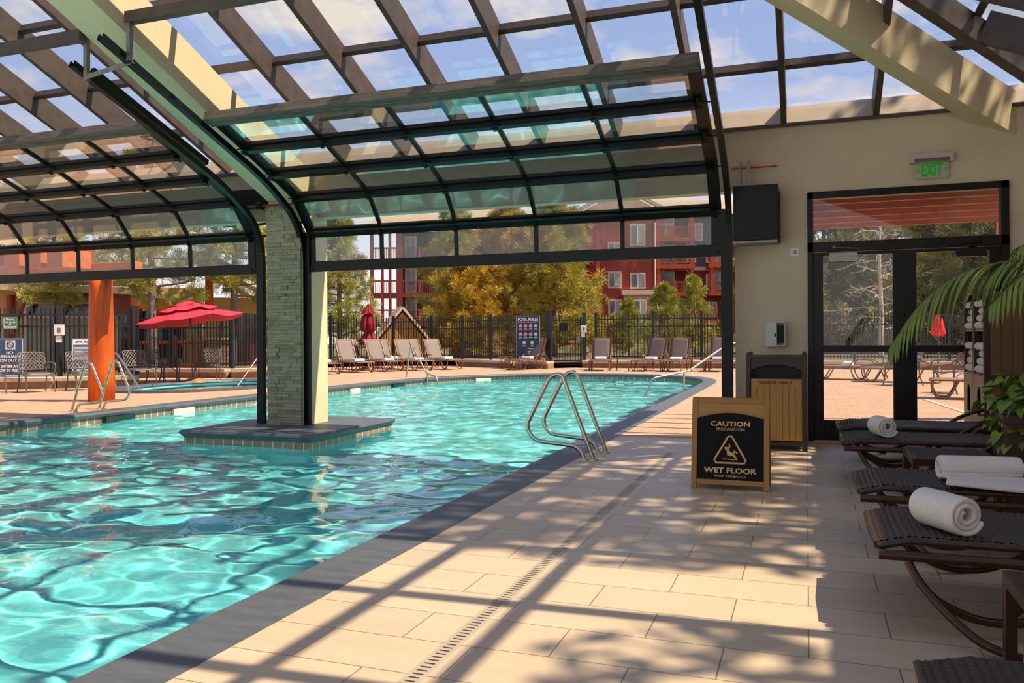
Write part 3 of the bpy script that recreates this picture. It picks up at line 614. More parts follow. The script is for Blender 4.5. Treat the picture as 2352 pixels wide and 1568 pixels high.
# ================================================================== TOWELS
def spiral_roll(g, r, L, turns=2.6, th=.030):
    """rolled towel along Y, spiral face at the -Y end"""
    P = []; n = 60; r0 = .012
    for k in range(n+1):
        t = k/n; a = turns*2*PI*t; P.append((r0+(r-r0)*t**.85)*1.0); 
    rings = []
    N2 = 16
    def sp(k, y, rr=1): t = k/n; a = turns*2*PI*t+2.2; q = (r0+(r-r0)*t); return (q*math.cos(a)*rr, y, q*math.sin(a)*rr*.96)
    rr = random.Random(int(r*1e4))
    vs = []; fs = []; rows = [-L/2, -L/2+.006, -L/2+.02, -L*.2, L*.2, L/2-.02, L/2-.006, L/2]
    sc = [.94, .985, 1, 1.01, 1.01, 1, .985, .94]
    for y, s_ in zip(rows, sc):
        for k in range(n+1):
            x, yy, z = sp(k, y); bulge = (.012*math.sin(k*.21) if abs(y) > L*.45 else 0); vs.append((x*s_, y+bulge*.5-(.02*(1-k/n) if y < 0 else -.02*(1-k/n))*.5, z*s_))
    for j in range(len(rows)-1):
        for k in range(n): a = j*(n+1)+k; fs.append((a, a+1, a+n+2, a+n+1))
    return g.add(vs, fs, True)
def towel_roll(name, label, loc, rz, r, L, group=None):
    g = G(); spiral_roll(g, r, L)
    o = g.obj(name, M_towel, loc=loc); q = o.modifiers.new('solid', 'SOLIDIFY'); q.thickness = .021; q.offset = -1; s_ = o.modifiers.new('sub', 'SUBSURF'); s_.levels = 1; s_.render_levels = 1
    o.rotation_euler = (0, 0, rz); tag(o, label, 'towel', group); return o
towel_roll('towel_roll', 'plump upright looking white towel roll on the second lounger from the camera', (.545, 3.86, .452), math.radians(30), .073, .25)
towel_roll('towel_roll', 'small white towel roll on the lounger behind the wicker table', (.57, 7.2, .452), math.radians(14), .073, .24)
t = thing('unrolled_towel', 'long white towel, half rolled, lying on the middle lounger', 'towel', (.87, 5.2, .37))
g = G(); spiral_roll(g, .062, .40); o = g.obj('rolled_end', M_towel, t); q = o.modifiers.new('solid', 'SOLIDIFY'); q.thickness = .018; q.offset = -1; s_ = o.modifiers.new('sub', 'SUBSURF'); s_.levels = 1; s_.render_levels = 1
o.rotation_euler = (0, 0, math.radians(-84)); o.location = (.04, .02, .068)
g = G(); g.grid(lambda u, v: (-.19+.72*u+.03*math.sin(v*3), -.06-.30*v-.05*u*v, .022+.012*math.sin(u*5+v*2)*(.3+v*.5)+.012*math.sin(PI*min(1, v*1.05))), 24, 14); o = g.obj('flat_end', M_towel, t); q = o.modifiers.new('solid', 'SOLIDIFY'); q.thickness = .026; q.offset = 0; s_ = o.modifiers.new('sub', 'SUBSURF'); s_.levels = 1; s_.render_levels = 2
towel_roll('towel_roll', 'white towel roll at the extreme right edge, on the nearest lounger', (.72, 2.22, .45), math.radians(10), .072, .26)

# ================================================================== PALM, PLANTER, CABINETS
def blade(g, base, d, L, w, droop, up=Vector((0, 0, 1)), nseg=6, fold=.25):
    """arching leaflet from base along d"""
    d = Vector(d).normalized(); sd_ = d.cross(up); sd_ = sd_.normalized() if sd_.length > .01 else Vector((1, 0, 0)); p = Vector(base); vs = []
    for k in range(nseg+1):
        t = k/nseg; ww = w*(math.sin(PI*min(1, .12+t*.88))**.7)*(1-.15*t) if t < 1 else .001; ww = max(ww, .001)
        nn = sd_.cross(d).normalized(); vs += [p-sd_*ww/2+nn*ww*fold, p.copy(), p+sd_*ww/2+nn*ww*fold]
        d = (d+Vector((0, 0, -1))*droop/nseg).normalized(); p = p+d*(L/nseg)
    return g.add(vs, [q for k in range(nseg) for q in ((k*3, k*3+1, k*3+4, k*3+3), (k*3+1, k*3+2, k*3+5, k*3+4))], True)
M_palm = mat('palm leaf', (.24, .30, .035), .4, var=.5, scale=3, col2=(.10, .16, .02))
M_stem = mat('palm stem', (.16, .19, .05), .5)
palm = thing('potted_palm', 'tall palm with long arching fronds at the right edge before the cabinets', 'palm', (2.15, 6.25, 0))
rp = random.Random(5)
def frond(P, L0, n, wid, side_only=None, droop=1.7):
    P = smoothpath([Vector(p)-Vector((2.15, 6.25, 0)) for p in P], 10); g = G(); g.tube(P, [.012-.009*i/len(P) for i in range(len(P))], 6); st_ = g.obj('frond', M_stem, palm)
    g = G(); m = len(P)
    for k in range(n):
        t = .18+.82*k/(n-1); i = min(int(t*(m-1)), m-2); p = P[i].lerp(P[i+1], t*(m-1)-i); d = (P[i+1]-P[i]).normalized(); sx = d.cross(Vector((0, 0, 1))).normalized()
        for s in (-1, 1):
            l = L0*(math.sin(PI*(.15+.8*t))**.6)*rp.uniform(.9, 1.1); blade(g, p, d*.75+sx*s*.8+Vector((0, 0, .2)), l, wid*rp.uniform(.85, 1.1), droop*rp.uniform(.8, 1.2))
    g.obj('leaflets', M_palm, st_)
g = G(); g.lathe([(.0, .0), (.19, 0), (.24, .42), (.25, .46), (.22, .46), (.21, .40), (0, .40)], n=20); g.obj('pot', mat('brown glazed pot', (.10, .035, .015), .35), palm)
g = G()
for k in range(5): a = k*1.3; g.tube([(.06*math.cos(a), .06*math.sin(a), .38), (.05*math.cos(a), .04*math.sin(a), .8), (.03*math.cos(a), .03*math.sin(a), 1.15)], [.02, .016, .012], 8)
g.obj('stem', M_stem, palm)
frond([(2.15, 6.25, 1.1), (1.85, 6.3, 1.52), (1.45, 6.35, 1.68), (1.08, 6.4, 1.63), (.78, 6.4, 1.42), (.58, 6.4, 1.12)], .50, 27, .024, droop=2.3)
frond([(2.15, 6.25, 1.1), (1.95, 6.15, 1.55), (1.65, 6.1, 1.70), (1.35, 6.0, 1.60), (1.12, 5.95, 1.38)], .46, 24, .024, droop=2.0)
frond([(2.15, 6.3, 1.1), (2.0, 6.5, 1.6), (1.75, 6.6, 1.78), (1.45, 6.7, 1.74), (1.2, 6.75, 1.55)], .44, 24, .024)
frond([(2.1, 6.2, 1.1), (2.05, 5.9, 1.55), (1.95, 5.6, 1.66), (1.85, 5.35, 1.5)], .38, 20, .024)
frond([(2.15, 6.2, 1.1), (1.9, 6.0, 1.36), (1.68, 5.85, 1.36), (1.48, 5.75, 1.18), (1.38, 5.7, 1.0)], .40, 20, .024)
frond([(2.15, 6.25, 1.1), (2.02, 6.2, 1.6), (1.85, 6.1, 1.82), (1.55, 6.05, 1.86), (1.3, 6.0, 1.75)], .42, 22, .024)
# planter with trailing plant
pt = thing('planter', 'tall square brown planter with trailing green leaves, right of the wicker table', 'planter', (1.42, 6.32, 0))
M_pl = mat('rust brown planter', (.085, .028, .010), .42, var=.4, scale=3, stretch=(1, 1, .3))
g = G(); g.box(-.2, .2, -.2, .2, 0, .62); g.box(-.215, .215, -.215, .215, .60, .66); g.obj('box', M_pl, pt, bevel=.006)
M_leaf = mat('pothos leaf', (.24, .34, .03), .3, var=.6, scale=7, col2=(.06, .14, .016))
def heart(g, c, d, s, roll):
    d = Vector(d).normalized(); x = d.cross(Vector((0, 0, 1)));
    if x.length < .05: x = Vector((1, 0, 0))
    x.normalize(); nn = x.cross(d); x = (x*math.cos(roll)+nn*math.sin(roll)).normalized(); nn = x.cross(d)
    sh = [(0, 0), (.30, -.13), (.48, .02), (.50, .28), (.36, .6), (.16, .9), (0, 1.1)]
    L = [Vector(c)+x*(a*s)+d*(b*s)+nn*(abs(a)*s*.35-.18*s*b*b) for a, b in sh]; Rr = [Vector(c)-x*(a*s)+d*(b*s)+nn*(abs(a)*s*.35-.18*s*b*b) for a, b in sh]
    mid = [Vector(c)+d*(b*s)-nn*.18*s*b*b for b in (0, .0, .1, .3, .6, .9, 1.1)]
    vs = L+Rr[::1]+mid; n = 7; fs = []
    for k in range(6): fs += [(k, k+1, 14+k+1, 14+k), (14+k, 14+k+1, 7+k+1, 7+k)]
    g.add(vs, fs, True)
g = G(); rq = random.Random(3)
for k in range(240):
    a = rq.uniform(0, 2*PI); rr = rq.uniform(.02, .30); z = .66+rq.uniform(-.22, .24)*(1 if rr > .15 else 1)-rr*.25+.06
    heart(g, (rr*math.cos(a), rr*math.sin(a), z), (math.cos(a), math.sin(a), rq.uniform(-1.3, .5)), rq.uniform(.055, .10), rq.uniform(-.6, .6))
g.obj('foliage', M_leaf, pt)
g = G()
for k in range(14): a = rq.uniform(0, 2*PI); g.tube([(0, 0, .62), (.12*math.cos(a), .12*math.sin(a), .78), (.26*math.cos(a), .26*math.sin(a), .6)], .004, 5)
g.obj('vine', M_stem, pt)
g = G()
for k in range(7): a = rq.uniform(0, 6.28); blade(g, (0, 0, .64), (math.cos(a)*.5, math.sin(a)*.5, 1.0), .42, .05, 2.2)
g.obj('strap_leaf', mat('pale strap leaf', (.24, .27, .17), .4, var=.3, scale=6), pt)
# towel cabinets, fronts facing the pool
M_cab = mat('cabinet dark brown', (.05, .018, .010), .42, var=.3, scale=4); M_cabp = mat('cabinet tan panel', (.36, .235, .12), .5, var=.15, scale=5)
M_cabs = mat('cabinet side boards', (.17, .085, .03), .5, var=.25, scale=4)
def make_cabinet():
    t = thing('towel_cabinet', None, None); t['category'] = 'cabinet'; D = .60; Wd = .52
    g = G(); g.box(0, D, 0, .03, 0, 1.62); g.box(0, D, Wd-.03, Wd, 0, 1.62); g.box(0, D, 0, Wd, 1.58, 1.62); g.box(D-.02, D, 0, Wd, 0, 1.62); g.box(-.01, .035, -.004, .045, 0, 1.63); g.box(-.01, .035, Wd-.045, Wd+.004, 0, 1.63); g.obj('carcass', M_cab, t, bevel=.003)
    for z in (.80, 1.23): g = G(); g.box(.0, D-.02, .03, Wd-.03, z-.02, z); g.obj('shelf', M_cabp, t)
    g = G(); P = [(-.004, .04, .02), (-.004, Wd-.04, .02), (-.004, Wd-.04, .79), (-.004, .04, .79)]; hole = [(-.004, Wd/2-.09, .40), (-.004, Wd/2+.09, .40)]+[(-.004, Wd/2+.09*math.cos(a), .58+.1*math.sin(a)) for a in [PI*k/10 for k in range(11)]]
    tr = tessellate_polygon([[Vector(p) for p in P], [Vector(p) for p in hole]]); g.add(P+hole, [q for q in tr]); g.obj('door', M_cabp, t, solid=.012)
    g = G(); g.box(.05, .06, .06, Wd-.06, .3, .75); g.obj('hamper', M_black, t)
    g = G()
    for k in range(3): pass
    for k in range(6): xx = .04+(D-.06)*k/6; g.box(xx+.002, xx+(D-.06)/6-.002, -.006, .0, .03, .765); g.box(xx+.002, xx+(D-.06)/6-.002, -.006, .0, .80, 1.58)
    g.obj('side_panel', M_cabs, t)
    g = G(); g.box(.03, D, -.010, .0, .762, .80); g.obj('side_batten', M_cab, t)
    return t
cb_ = make_cabinet(); GC = 'towel cabinets beside the glass door'
cabs = [('open towel cabinet nearest the glass door, its shelves stacked with towels', (1.56, 9.14, 0)), ('open towel cabinet nearest the planter, with a boarded tan side', (1.56, 8.62, 0))]
for i, (lb, p) in enumerate(cabs):
    c = placed(cb_, i, lb, p, 0, GC)
for (cx, cyy, cz) in [p for _, p in cabs]:
    o = None
for i, (lb, p) in enumerate(cabs):
    for shelf, z0, n in (('upper', 1.235, 4), ('lower', .805, 4)):
        for k in range(n):
            g = G(); h = .075 if shelf == 'lower' else .07; zc = z0+h/2+h*k
            g.grid(lambda u, v: (.02+.42*u, .07+.38*v, 0), 1, 1); g = G()
            cx0 = -.03+.018*((k*7+i*3) % 3)
            pr = [(cx0+.0, -.0)]; P = [(cx0+.02*math.cos(a)*1.6+.03, math.sin(a)*h*.48) for a in [PI/2+PI*j/8 for j in range(9)]]
            Q = [(x, z) for x, z in P]+[(.44, -h*.48), (.44, h*.48)]
            g.poly([(x, .06, z) for x, z in Q][::-1], .40, (0, 1, 0)); o = g.obj('folded_towel', M_towel, loc=(p[0]+.02, p[1]+.0, zc), bevel=.012)
            tag(o, 'folded white towel on the %s shelf of the cabinet %s' % (shelf, 'nearest the door' if i == 0 else 'nearest the planter'), 'towel', '%s shelf towels, cabinet nearest the %s' % (shelf, 'door' if i == 0 else 'planter'))
# ================================================================== OUTDOOR GROUND, CURBS, FENCE
M_lawn = mat('dry lawn', (.15, .11, .05), .95, var=.4, scale=3, col2=(.08, .07, .03))
g = G(); g.add([(-260, -60, -.06), (260, -60, -.06), (260, 300, -.06), (-260, 300, -.06)], [(0, 1, 2, 3)]); 
for f in range(1): pass
g = G()
FN = [(-18.95, 13.98), (-18.35, 14.31), (-17.09, 14.87), (-16.03, 16.1), (-19.02, 19.28), (-18.22, 19.78), (-16.12, 20.01), (-16.74, 22.66), (-17.37, 27.32), (-15.75, 29.4), (-12.93, 29.88), (-9.92, 28.2), (-8.75, 28.1), (-7.6, 29.3), (-5.21, 29.35), (-3.54, 29.67), (-1.05, 29.93), (1.51, 29.79), (4.36, 29.76), (7.4, 29.66)]
far = [(-60, 13.0), (-60, 160), (90, 160), (90, 29.9)]
ring_ = far+[FN[k] for k in range(len(FN)-1, -1, -1)]
tr = tessellate_polygon([[Vector((x, y, 0)) for x, y in ring_]]); g.add([(x, y, .2) for x, y in ring_], [q for q in tr]); o = struct(g.obj('ground_lawn', M_lawn))
for p in o.data.polygons:
    if p.normal.z < 0: p.flip()
M_curb = mat('concrete curb cap', (.56, .45, .35), .8, var=.15, scale=6, bump=.2, bscale=60); M_curbs = mat('curb stone side', (.34, .22, .13), .85, var=.4, scale=7, bump=.5)
def curb(pts, name):
    for i in range(len(pts)-1):
        a = Vector((*pts[i], 0)); b = Vector((*pts[i+1], 0)); d = (b-a).normalized(); nn = Vector((d.y, -d.x, 0))
        g = G(); g.beam(a+nn*.12+Vector((0, 0, .22)), b+nn*.12+Vector((0, 0, .22)), .62, .10); struct(g.obj('trim_curb_cap', M_curb, bevel=.012))
        g = G(); g.beam(a+nn*.1+Vector((0, 0, .085)), b+nn*.1+Vector((0, 0, .085)), .50, .17); struct(g.obj('trim_curb', M_curbs))
curb([(-20.5, 13.3), (-18.95, 13.98), (-17.09, 14.87), (-15.75, 16.0)], 'left'); curb([(-19.02, 19.28), (-18.22, 19.78), (-16.12, 20.01), (-15.2, 20.6)], 'mid')
curb([(-12.93, 29.88), (-11.6, 29.3), (-9.92, 28.2), (-8.62, 28.02)], 'sign'); curb([(-7.75, 29.3), (-5.21, 29.35), (-3.54, 29.67), (-1.05, 29.93), (1.51, 29.79), (4.36, 29.76), (7.4, 29.66)], 'right')
M_fence = mat('black steel fence', (.016, .018, .024), .4, var=.2, scale=9)
def fence_run(label, pts, z0=.27, h=1.62, gap=.105):
    t = thing('fence', label, 'fence', (*pts[0], 0)); o = Vector((*pts[0], 0))
    for i, p in enumerate(pts):
        a = Vector((*p, 0))-o; g = G(); g.box(a.x-.045, a.x+.045, a.y-.045, a.y+.045, z0, z0+h+.10); g.box(a.x-.055, a.x+.055, a.y-.055, a.y+.055, z0+h+.10, z0+h+.125); g.obj('post', M_fence, t)
        if i+1 < len(pts):
            b = Vector((*pts[i+1], 0))-o; d = (b-a); L = d.length; d.normalize(); g = G()
            for z in (z0+.14, z0+h-.40, z0+h-.12): g.beam(a+Vector((0, 0, z)), b+Vector((0, 0, z)), .035, .04)
            n = int(L/gap)
            for k in range(1, n): q = a+d*(L*k/n); g.box(q.x-.013, q.x+.013, q.y-.013, q.y+.013, z0+.06, z0+h+.05)
            g.obj('picket_panel', M_fence, t)
fence_run('black picket fence behind the lattice chairs at the left', [(-20.9, 13.2), (-17.09, 14.87), (-16.03, 16.1)])
fence_run('black picket fence behind the open red umbrella', [(-16.1, 16.3), (-19.02, 19.28), (-18.22, 19.78), (-16.12, 20.01), (-16.74, 22.66)])
fence_run('black picket fence behind the loungers right of the column', [(-17.37, 27.32), (-15.75, 29.4), (-14.2, 29.7), (-12.93, 29.88), (-11.4, 29.1), (-9.92, 28.2)])
fence_run('black picket fence behind the loungers right of the gate', [(-7.3, 29.25), (-5.21, 29.35), (-3.54, 29.67), (-1.05, 29.93), (1.51, 29.79), (4.36, 29.76), (7.4, 29.66)])
t = thing('gate', 'black picket gate with an orange sign tag beside the pool rules sign', 'gate', (-8.9, 28.9, 0))
gd = Vector((1.02, .37, 0)); g = G(); n = 11
for z in (.1, .25, 1.05, 1.75): g.beam((0, 0, z), gd+Vector((0, 0, z)), .035, .045)
for k in range(n+1): q = gd*(k/n); w = .03 if k in (0, n) else .009; g.box(q.x-w, q.x+w, q.y-w, q.y+w, .06, 1.88)
g.obj('leaf', M_fence, t)
g = G(); q = gd*.42; g.beam(q+Vector((-.14, -.08, 1.5)), q+Vector((.14, .02, 1.5)), .012, .3); g.obj('black_plate', M_black, t)
g = G(); q = gd*.68; g.beam(q+Vector((-.1, -.06, .96)), q+Vector((.1, .01, .96)), .012, .09); g.obj('orange_tag', mat('orange tag', (.80, .16, .05), .5), t)
g = G(); q = gd*.93; g.beam(q+Vector((-.08, -.06, 1.02)), q+Vector((.06, -.01, 1.02)), .03, .24); g.obj('lock', M_galv, t)
for nm_, (px_, py_), lab in (('gate_post', (-8.75, 28.1), 'thick black gate post right of the pool rules sign'), ('gate_post', (-7.72, 29.15), 'slim black gate post holding the white phone box')):
    g = G(); w = .1 if px_ < -8 else .06; g.box(-w, w, -w, w, 0, 2.0); g.box(-w-.01, w+.01, -w-.01, w+.01, 2.0, 2.02); tag(g.obj(nm_, M_fence, loc=(px_, py_, 0)), lab, 'post')
def phone(label, p, rz):
    t = thing('phone_box', label, 'phone', p, rz); g = G(); g.box(-.11, .11, -.06, .0, -.13, .13); g.obj('case', M_white, t, bevel=.008); g = G(); g.box(-.035, .035, -.066, -.058, -.06, .05); g.obj('dial_plate', M_galv, t, bevel=.002); g = G(); g.box(-.085, .05, -.03, -.0, -.30, -.14); g.obj('notice', M_white, t)
phone('white phone box on the post beside the gate', (-7.72, 29.07, 1.42), math.radians(15)); phone('white phone box on the left fence post behind the lattice chairs', (-17.0, 14.80, 1.40), math.radians(35))

# ================================================================== SIGNS
M_navy = mat('navy sign face', (.012, .03, .085), .4); M_blue = mat('slate blue sign face', (.045, .10, .20), .4)
M_rwhite = mat('sign white', (.86, .86, .86), .5)
def board(name, label, loc, rz, w, h, face, border=True):
    t = thing(name, label, 'sign', loc, rz); g = G(); g.box(-w/2, w/2, 0, .02, 0, h); g.obj('board', face, t)
    if border:
        g = G(); b = .014; i = .022
        for x0, x1, z0, z1 in ((-w/2+i, w/2-i, i, i+b), (-w/2+i, w/2-i, h-i-b, h-i), (-w/2+i, -w/2+i+b, i, h-i), (w/2-i-b, w/2-i, i, h-i)): g.box(x0, x1, -.002, .0, z0, z1)
        g.obj('border', M_rwhite, t)
    return t
t = board('pool_rules_sign', 'tall navy POOL RULES sign with red and green round symbols on the fence', (-9.42, 27.72, .30), math.radians(8), .90, 1.62, M_navy)
text('POOL RULES', .74, 0, -.004, 1.47, M_rwhite, t, h=.115, bold=.03); text('REGLAS PARA EL USO DE LA PISCINA', .72, 0, -.004, 1.375, M_rwhite, t, h=.035, bold=.02)
M_red = mat('symbol red', (.65, .02, .03), .5); M_grn = mat('symbol green', (.08, .45, .12), .5)
for r_ in range(3):
    for c_ in range(4 if r_ < 2 else 2):
        x = -.28+.187*c_ if r_ < 2 else -.145+.29*c_; z = 1.24-.30*r_; m_ = M_grn if (r_ == 2 or (r_ == 1 and c_ == 3)) else M_red
        g = G(); g.tube([(x, -.004, z), (x, -.001, z)], .068, 18); e_ = g.obj('symbol', m_, t); g = G(); g.tube([(x, -.0065, z), (x, -.003, z)], .05, 16); g.obj('symbol_face', M_rwhite, e_)
        g = G(); g.sphere((x+.005, -.007, z+.018), .011, 8, 5, (1, .2, 1)); g.beam((x-.02, -.008, z-.026), (x+.018, -.008, z+.008), .004, .014); g.beam((x-.012, -.008, z-.006), (x+.026, -.008, z-.018), .004, .012)
        if m_ is M_red: g.beam((x-.04, -.009, z+.04), (x+.04, -.009, z-.04), .004, .012)
        g.obj('pictogram', m_ if m_ is M_grn else M_red, e_)
        g = G(); g.box(x-.05, x+.05, -.002, 0, z-.105, z-.092); g.box(x-.065, x+.065, -.002, 0, z-.135, z-.122); g.obj('caption', M_rwhite, e_)
g = G()
for k in range(5): g.box(-.02, .36-.03*(k % 3), -.002, 0, .42-.055*k, .437-.055*k)
g.obj('fine_print', M_rwhite, t); text('NO DIVING', .66, 0, -.004, .09, M_rwhite, t, h=.10, bold=.02)
t = board('lifeguard_sign', 'blue NO LIFEGUARD ON DUTY sign on the fence at the left photo edge', (-17.74, 14.07, .30), math.radians(22), .66, .92, M_blue)
g = G(); g.box(-.10, .13, -.003, 0, .64, .86); q_ = g.obj('emblem', M_rwhite, t)
g = G(); g.tube([(.015+.075*math.cos(a), -.006, .75+.075*math.sin(a)) for a in [2*PI*k/24 for k in range(24)]], .012, 6, closed=True)
g.beam((-.085, -.008, .85), (.115, -.008, .65), .004, .008); g.obj('life_ring', M_navy, q_)
text('NO\nLIFEGUARD\nON DUTY', .52, 0, -.004, .47, M_rwhite, t, h=.25, bold=.035); g = G(); g.box(-.26, .26, -.002, 0, .315, .322); g.obj('rule_line', M_rwhite, t); text('SWIM AT\nOWN RISK', .50, 0, -.004, .19, M_rwhite, t, h=.17, bold=.035)
t = board('spa_sign', 'blue and white SPA sign partly hidden by the orange log post', (-16.5, 15.10, .34), math.radians(40), .62, .86, M_blue); g = G(); g.box(-.285, .285, -.002, 0, .70, .835); g.obj('heading_band', M_rwhite, t)
text('SPA RULES', .44, 0, -.004, .77, mat('maroon lettering', (.2, .03, .06), .5), t, h=.06, bold=.015); g = G()
for k in range(11): g.box(-.26, .26-.06*(k % 3), -.002, 0, .66-.033*k, .672-.033*k)
g.obj('fine_print', M_rwhite, t); text('NO DIVING', .40, 0, -.004, .075, M_rwhite, t, h=.055, bold=.02)
g = G(); g.tube([(-.18, -.004, .22), (-.18, 0, .22)], .025, 14); g.obj('seal', M_rwhite, t)
t = board('glass_notice', 'small green NO GLASS notice on the fence above the lifeguard sign', (-17.85, 14.17, 1.42), math.radians(22), .34, .30, mat('green notice face', (.02, .20, .07), .4))
text('Please', .19, 0, -.004, .235, M_rwhite, t, h=.06, bold=.015); text('NO GLASS\nIN\nPOOL AREA', .28, 0, -.004, .11, M_rwhite, t, h=.155, bold=.03)

# ================================================================== OUTDOOR FURNITURE
M_tan = mat('tan lounger frame', (.24, .105, .05), .4, metal=.2, var=.2, scale=8); mw2, n_, l_, b_ = nodes('grey mesh sling'); b_.inputs['Base Color'].default_value = (.20, .158, .138, 1); b_.inputs['Roughness'].default_value = .7
M_darkm = mat('brown lounger frame', (.21, .085, .038), .4, metal=.2, var=.2, scale=8); M_dsl = mat('dark taupe sling', (.125, .085, .075), .65, var=.12, scale=30)
def sling_lounger(nm, fr, sl, cat='lounger', back=64):
    """foot end toward +X, head end at -X"""
    t = thing(nm, None, None); t['category'] = cat; W2 = .31
    g = G(); g.grid(lambda u, v: (-.05+1.18*u, -W2+2*W2*v, .355-.012*math.sin(PI*v)-.03*max(0, u-.9)*10*.3), 12, 6); g.obj('seat_sling', sl, t, solid=.012)
    ca, sa = math.cos(math.radians(back)), math.sin(math.radians(back))
    g = G(); g.grid(lambda u, v: (-.07-.78*u*ca+.02*math.sin(PI*v), -W2+2*W2*v, .37+.78*u*sa), 10, 6); g.obj('back_sling', sl, t, solid=.012)
    for y in (-W2-.015, W2+.015):
        g = G(); g.tube([(-.1, y, .345), (1.13, y, .345)], .019, 8); g.obj('side_rail', fr, t)
        g = G(); g.beam((-.06, y, .36), (-.06-.80*ca, y, .36+.80*sa), .03, .045, up=(1, 0, 0)); g.obj('back_rail', fr, t)
        for k, x in enumerate((.90, -.02)):
            g = G(); g.tube(smoothpath([(x+.20, y, .335), (x+.19, y, .2), (x+.12, y, .045), (x+.02, y, .015), (x-.08, y, .05), (x-.24, y, .335)], 4), .017, 8); g.obj('leg', fr, t)
        g = G(); g.tube(smoothpath([(.22, y, .36), (.10, y+.0, .50), (-.10, y, .53), (-.34, y, .48), (-.50, y, .30), (-.62, y, .02)], 5), .016, 8); g.obj('arm', fr, t)
    g = G(); g.tube([(1.13, -W2-.015, .345), (1.13, W2+.015, .345)], .017, 8); g.obj('end_rail', fr, t); g = G(); g.tube([(-.06-.8*ca, -W2-.015, .36+.8*sa), (-.06-.8*ca, W2+.015, .36+.8*sa)], .017, 8); g.obj('end_rail', fr, t)
    return t
A_ = -30; F = Vector((math.cos(math.radians(A_)), math.sin(math.radians(A_)), 0))
front = [(-14.3, 22.35), (-13.86, 23.7), (-13.26, 24.66), (-12.52, 25.43), (-11.87, 26.48)]
nm5 = ['half hidden behind the column', 'second of the front row from the column', 'middle of the front row', 'fourth of the front row from the column', 'at the right end of the front row']
L1 = sling_lounger('pool_lounger', M_tan, mw2); GL1 = 'grey sling loungers by the closed red umbrella'; used = 0
def folded(label, p, rz, z=.372, group='folded towels on the outdoor loungers'):
    g = G(); g.box(-.12, .12, -.19, .19, 0, .05); g.box(-.122, .10, -.192, .192, .05, .085); o = g.obj('folded_towel', M_white2, loc=(p[0], p[1], z), bevel=.018); o.rotation_euler = (0, 0, rz); tag(o, label, 'towel', group)
M_white2 = mat('white cotton', (.82, .80, .78), .9)
for (x, y), lb in zip(front, nm5):
    p = Vector((x, y, 0))-F*.9; placed(L1, used, 'tan framed grey sling lounger, '+lb, p, math.radians(A_), GL1); used += 1
    q = p+F*.62; folded('folded white towel on the sling lounger '+lb, q, math.radians(A_))
for k, ((x, y), lb) in enumerate(zip([(-14.85, 25.6), (-14.2, 26.85), (-13.4, 27.85)], ['behind, nearest the closed umbrella', 'behind, middle of three', 'behind, right one of three'])):
    p = Vector((x, y, 0))-F*.9; placed(L1, used, 'tan framed grey sling lounger in the back row, '+lb.replace('behind, ', ''), p, math.radians(A_), GL1)
q = Vector((-14.2, 26.85, 0))-F*.3; folded('folded white towel on the back row lounger', q, math.radians(A_))
L2 = sling_lounger('pool_lounger', M_darkm, M_dsl); GL2 = 'dark sling loungers along the far fence'
for k, (x, y, a, lb) in enumerate([(-9.5, 26.66, -110, 'in front of the pool rules sign'), (-6.48, 26.4, -80, 'first right of the gate'), (-5.05, 26.5, -104, 'second right of the gate'), (-4.1, 26.37, -95, 'third right of the gate, beside a small table'), (-2.75, 26.66, -92, 'cut off by the door track at its right')]):
    f = Vector((math.cos(math.radians(a)), math.sin(math.radians(a)), 0)); p = Vector((x, y, 0))-f*.9
    placed(L2, k, 'dark brown sling lounger '+lb, p, math.radians(a), GL2); folded('folded white towel on the dark lounger '+lb, p+f*.25, math.radians(a))
def slat_table():
    t = thing('pool_table', None, None); t['category'] = 'side table'; g = G(); g.box(-.23, .23, -.23, .23, .41, .435); g.obj('top', M_darkm, t, bevel=.008)
    for x in (-.2, .2):
        for y in (-.2, .2): g = G(); g.tube([(x*.85, y*.85, .41), (x, y, 0)], .014, 8); g.obj('leg', M_darkm, t)
    return t
T1 = slat_table()
for k, (x, y, lb) in enumerate([(-10.3, 27.75, 'left of the lounger by the pool rules sign'), (-5.78, 26.8, 'between two dark loungers right of the gate'), (-3.34, 26.9, 'behind the right entry rail')]): placed(T1, k, 'small brown poolside table '+lb, (x, y, 0), .2, 'brown poolside tables')
